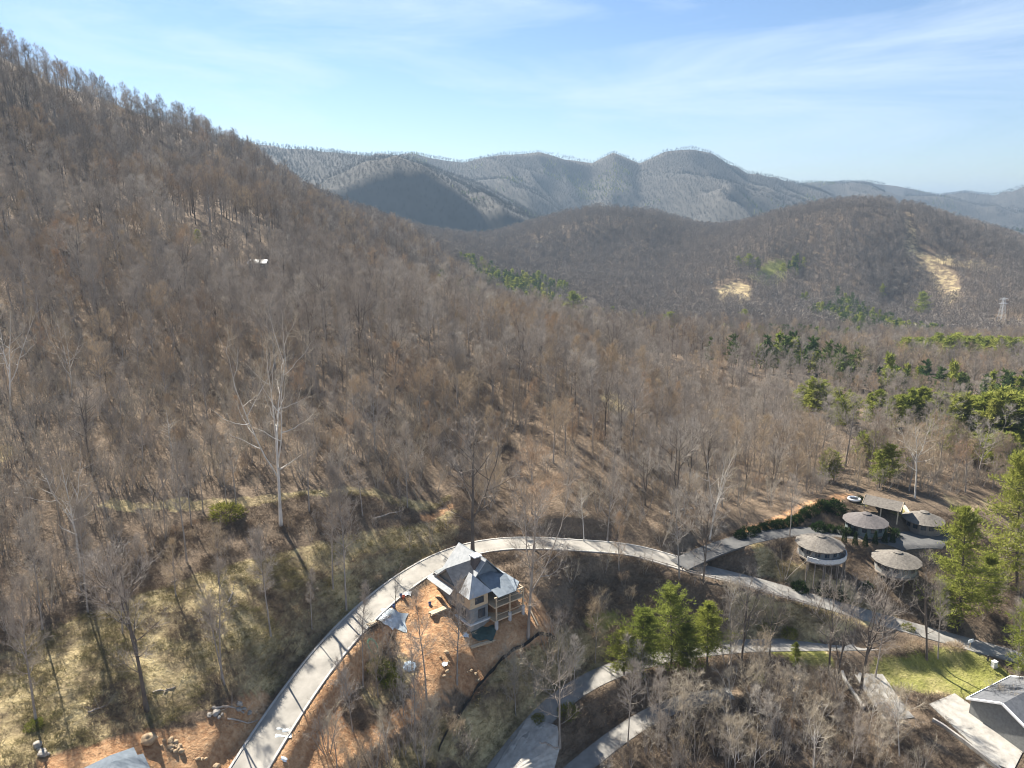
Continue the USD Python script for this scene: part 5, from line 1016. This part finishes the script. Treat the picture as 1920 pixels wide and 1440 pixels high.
# near woods: the largest 290 grey and 200 brown trees one by one, the rest as one mass
x, y = scatter(100, 360, 6.1, seed=11); z = terrain_raw(x, y); k = seen(x, y, z) & (noise(np.stack([x / 26, y / 26, 0 * x], -1), 4) > .14) & ((y > 178) | (x > -8) | (np.random.default_rng(3).uniform(0, 1, len(x)) < np.where(y < 160, .2, .5))) & ((y > 195) | (x < -8) | (np.random.default_rng(4).uniform(0, 1, len(x)) < np.where(y < 172, .45, .75))); x, y, z = x[k], y[k], z[k]
n = len(x); brownish = noise(np.stack([x / 45, y / 45, 0 * x + 3], -1), 8) + rngv.normal(0, .16, n) > .60
size = (.5 + .5 * rngv.uniform(0, 1, n) ** 1.4) * np.where(brownish, .95, 1.0) * np.where((x < -8) & (y < 185), .78, 1.0) * np.where((x > 60) & (y > 215), .68, 1.0); yawn = rngv.uniform(0, 2 * PI, n)
ki = np.where(brownish, rngv.integers(0, NBR, n), rngv.integers(0, NG + 2, n))
U, V, DEP = project(np.stack([x, y, z + 10], -1)); U0, V0, _ = project(np.stack([x, y, z], -1))
big = size / DEP * (np.abs(U - 960) < 1000) * (V > -50) * (V < 1440); order = np.argsort(-big)
ZONES = [(lambda u, v: u < 400 and v > 945 and v > 1060, 'in the shaded wood at the lower left edge'), (lambda u, v: u < 400 and v > 945, 'in the shaded wood under the upper track'),
    (lambda u, v: u < 860 and v > 880 and u < 430, 'at the wood edge by the upper track, left half'), (lambda u, v: u < 860 and v > 880, 'at the wood edge by the upper track, right half'),
    (lambda u, v: u < 200, 'on the steep slope at the left edge'), (lambda u, v: u < 440, 'on the steep slope left of the tallest sycamore'), (lambda u, v: u < 620, 'on the slope round the tallest sycamore'), (lambda u, v: u < 860, 'on the slope right of the tallest sycamore'),
    (lambda u, v: u < 1120 and v > 900, 'in the wood just above the road bend'), (lambda u, v: u < 1120, 'on the spur left of the grassy gap'), (lambda u, v: u < 1420 and v > 900, 'in the wood above the rail fence'), (lambda u, v: u < 1420, 'on the spur right of the grassy gap'),
    (lambda u, v: u < 1620, 'in the flat wood behind the hedge'), (lambda u, v: v > 850, 'close behind the carport and round houses'), (lambda u, v: True, 'in the flat wood before the pine band')]
LOOKS = {'grey_0': 'narrow grey tree', 'grey_1': 'forked grey tree', 'grey_2': 'high-crowned grey tree', 'grey_3': 'forked dark-trunked tree', 'grey_4': 'plain grey tree', 'grey_5': 'thin-crowned grey tree', 'grey_6': 'wide many-stemmed grey tree', 'thin_0': 'slender grey tree', 'thin_1': 'slender spreading tree',
    'brown_0': 'brown fuzzy tree', 'brown_1': 'forked brown tree', 'brown_2': 'compact brown tree', 'brown_3': 'forked tall-crowned brown tree'}
keyof = lambda i: f'brown_{ki[i]}' if brownish[i] else (f'grey_{ki[i]}' if ki[i] < NG else f'thin_{ki[i] - NG}')
left = {True: 200, False: 205}; solo = np.zeros(n, bool)
for i in order:
    b = bool(brownish[i])
    if left[b] <= 0: continue
    left[b] -= 1; solo[i] = True; u, v = U0[i], V0[i]
    zone = next(zn for zn in ZONES if zn[0](u, v))[1]; look = LOOKS[keyof(i)]
    look = ('low ' if size[i] < .55 else 'tall ' if size[i] > .82 else '') + look
    plant('brown_tree' if b else 'grey_tree', keyof(i), f'{look} {zone}', 'tree', (x[i], y[i], z[i] - .3), size[i], yawn[i], (rngv.normal(0, 2.0), rngv.normal(0, 2.0)), f'{look}s {zone}')
keys = [f'grey_{s}' for s in range(NG)] + ['thin_0', 'thin_1'] + [f'brown_{s}' for s in range(NBR)]
r_ = ~solo; woods('near_woods', keys, np.stack([x, y, z - .3], -1)[r_], size[r_], np.where(brownish, ki + NG + 2, ki)[r_], 'bare grey and brown woods covering the near slopes', yaw=yawn[r_])
# undergrowth and low trees beneath them
x, y = scatter(95, 330, 4.0, seed=12); z = terrain_raw(x, y); k = seen(x, y, z, 12) & ~paved(x, y, 1.0); x, y, z = x[k], y[k], z[k]
_x, _y = scatter(95, 215, 4.2, seed=13); k = (_x < -4) & (_y < 190) & ~paved(_x, _y, 1.0); _x, _y = _x[k], _y[k]; x = np.r_[x, _x]; y = np.r_[y, _y]; z = np.r_[z, terrain_raw(_x, _y)]
woods('undergrowth', [f'thicket_{s}' for s in range(5)], np.stack([x, y, z - .1], -1), rngv.uniform(.4, 1.0, len(x)), rngv.integers(0, 5, len(x)), 'brown bare undergrowth beneath the near woods', 'undergrowth')
# middle distance
mid = [(*bare_tree(20 + s, 21, 4.6, nl=18, nb=6, nt=6, nf=2, tw=.06, k1=4, sides=(5, 3, 3)), 'bark_grey' if s % 2 else 'bark_dark', ('twig_grey', 'twig_brown', 'twig_far')[s % 3]) for s in range(6)]
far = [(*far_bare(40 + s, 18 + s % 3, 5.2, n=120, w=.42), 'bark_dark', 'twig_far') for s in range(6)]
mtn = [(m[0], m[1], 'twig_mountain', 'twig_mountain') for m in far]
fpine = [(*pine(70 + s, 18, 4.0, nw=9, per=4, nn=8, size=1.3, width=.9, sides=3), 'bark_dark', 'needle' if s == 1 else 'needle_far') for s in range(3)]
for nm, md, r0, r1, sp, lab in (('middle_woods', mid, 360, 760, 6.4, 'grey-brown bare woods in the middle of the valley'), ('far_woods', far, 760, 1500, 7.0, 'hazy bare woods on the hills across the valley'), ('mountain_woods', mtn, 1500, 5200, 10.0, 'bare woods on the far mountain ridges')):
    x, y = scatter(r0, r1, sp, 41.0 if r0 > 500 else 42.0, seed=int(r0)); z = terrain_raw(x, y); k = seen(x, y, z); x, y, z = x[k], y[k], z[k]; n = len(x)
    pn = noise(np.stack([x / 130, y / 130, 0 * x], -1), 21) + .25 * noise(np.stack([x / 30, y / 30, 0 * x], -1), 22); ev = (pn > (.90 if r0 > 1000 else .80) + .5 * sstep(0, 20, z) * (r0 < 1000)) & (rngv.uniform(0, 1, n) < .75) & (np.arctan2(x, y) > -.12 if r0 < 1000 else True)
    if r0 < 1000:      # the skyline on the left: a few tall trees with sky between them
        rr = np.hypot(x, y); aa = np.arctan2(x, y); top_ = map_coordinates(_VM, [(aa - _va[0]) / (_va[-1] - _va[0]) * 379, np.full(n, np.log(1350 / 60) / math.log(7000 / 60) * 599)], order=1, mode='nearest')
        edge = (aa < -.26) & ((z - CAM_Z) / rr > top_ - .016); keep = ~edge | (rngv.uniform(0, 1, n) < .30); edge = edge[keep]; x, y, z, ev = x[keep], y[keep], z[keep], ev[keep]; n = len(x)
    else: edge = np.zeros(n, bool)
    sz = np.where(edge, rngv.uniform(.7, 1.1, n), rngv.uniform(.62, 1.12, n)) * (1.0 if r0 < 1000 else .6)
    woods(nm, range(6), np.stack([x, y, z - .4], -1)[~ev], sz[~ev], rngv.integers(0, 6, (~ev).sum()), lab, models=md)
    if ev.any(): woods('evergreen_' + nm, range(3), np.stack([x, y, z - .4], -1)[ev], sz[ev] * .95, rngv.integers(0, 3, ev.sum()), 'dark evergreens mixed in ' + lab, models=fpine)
    print(nm, n, int(ev.sum()))
# dry grass and brush over the open ground
def tuft(seed, n=26, h=.55, w=.05, spread=.45):
    rng = np.random.default_rng(seed); T = MB(); a = rng.uniform(0, 2 * PI, n); q = rng.uniform(0, spread, n)
    T.add(*blades(np.stack([q * np.cos(a), q * np.sin(a), np.zeros(n)], -1), unit(np.stack([np.cos(a) * .9, np.sin(a) * .9, np.full(n, .8)], -1) + rng.normal(0, .35, (n, 3))), rng.uniform(.5, 1.3, n) * h, np.full(n, w), rng))
    W = MB(); W.add(*blades(np.zeros((3, 3)), unit(rng.normal(0, 1, (3, 3)) * [1, 1, .3] + [0, 0, .5]), np.full(3, h), np.full(3, w), rng)); return W, T
twigs('straw', [(0.30, 0.25, 0.13), (0.24, 0.21, 0.10), (0.34, 0.28, 0.17), (0.20, 0.20, 0.07)], .25)
twigs('dead_brush', [(0.14, 0.10, 0.075), (0.27, 0.21, 0.155), (0.36, 0.29, 0.22)], .1)
tf = [(*tuft(1), 'straw', 'straw'), (*tuft(2, 20, .8, .045, .6), 'straw', 'straw'), (*tuft(3, 24, .7, .05, .7), 'dead_brush', 'dead_brush'), (*tuft(4, 18, 1.0, .04, .5), 'dead_brush', 'dead_brush')]
pg = world_poly([(-250, 1480), (-250, 1200), (100, 1150), (330, 985), (520, 935), (860, 925), (1000, 990), (1250, 1025), (1520, 940), (1900, 990), (2000, 1200), (2000, 1480)]); x0, y0, x1, y1 = pg.bounds; rg = np.random.default_rng(9)
x = rg.uniform(x0, x1, 120000); y = rg.uniform(y0, y1, 120000); k = shapely.contains_xy(pg, x, y) & ~paved(x, y, .25); x, y = x[k], y[k]
k = ~(inside(SOIL, x, y, .6) & (rg.uniform(0, 1, len(x)) < .97)) & ~inside(LAWN, x, y, .2); dens = noise(np.stack([x / 3.5, y / 3.5, 0 * x], -1), 31); k &= rg.uniform(0, 1, len(x)) < dens * 1.25 - .1; x, y = x[k], y[k]
g_ = inside(OLIVE, x, y, 2) & (noise(np.stack([x / 7, y / 7, 0 * x], -1), 33) > .42) | inside(STRAW, x, y, 1)
woods('ground_cover', range(4), np.stack([x, y, terrain_raw(x, y) - .03], -1), rg.uniform(.6, 1.3, len(x)), np.where(g_, rg.integers(0, 2, len(x)), rg.integers(2, 4, len(x))), 'dry straw grass and dead brush over the open ground', 'ground cover', models=tf)
print('tufts', len(x))

# ------------------------------------------------------------------ haze
mat('haze', {'v': ('principled_volume', {'color': (0.27, 0.375, 0.50), 'density': 0.00013, 'anisotropy': 0.2})}, [], surface=None, volume='v.volume')
tag(obj('haze', MB().box((-13500, -14500, -60), (13500, 14500, 400)), 'haze'), 'thin blue haze over the valley', 'haze', kind='stuff')
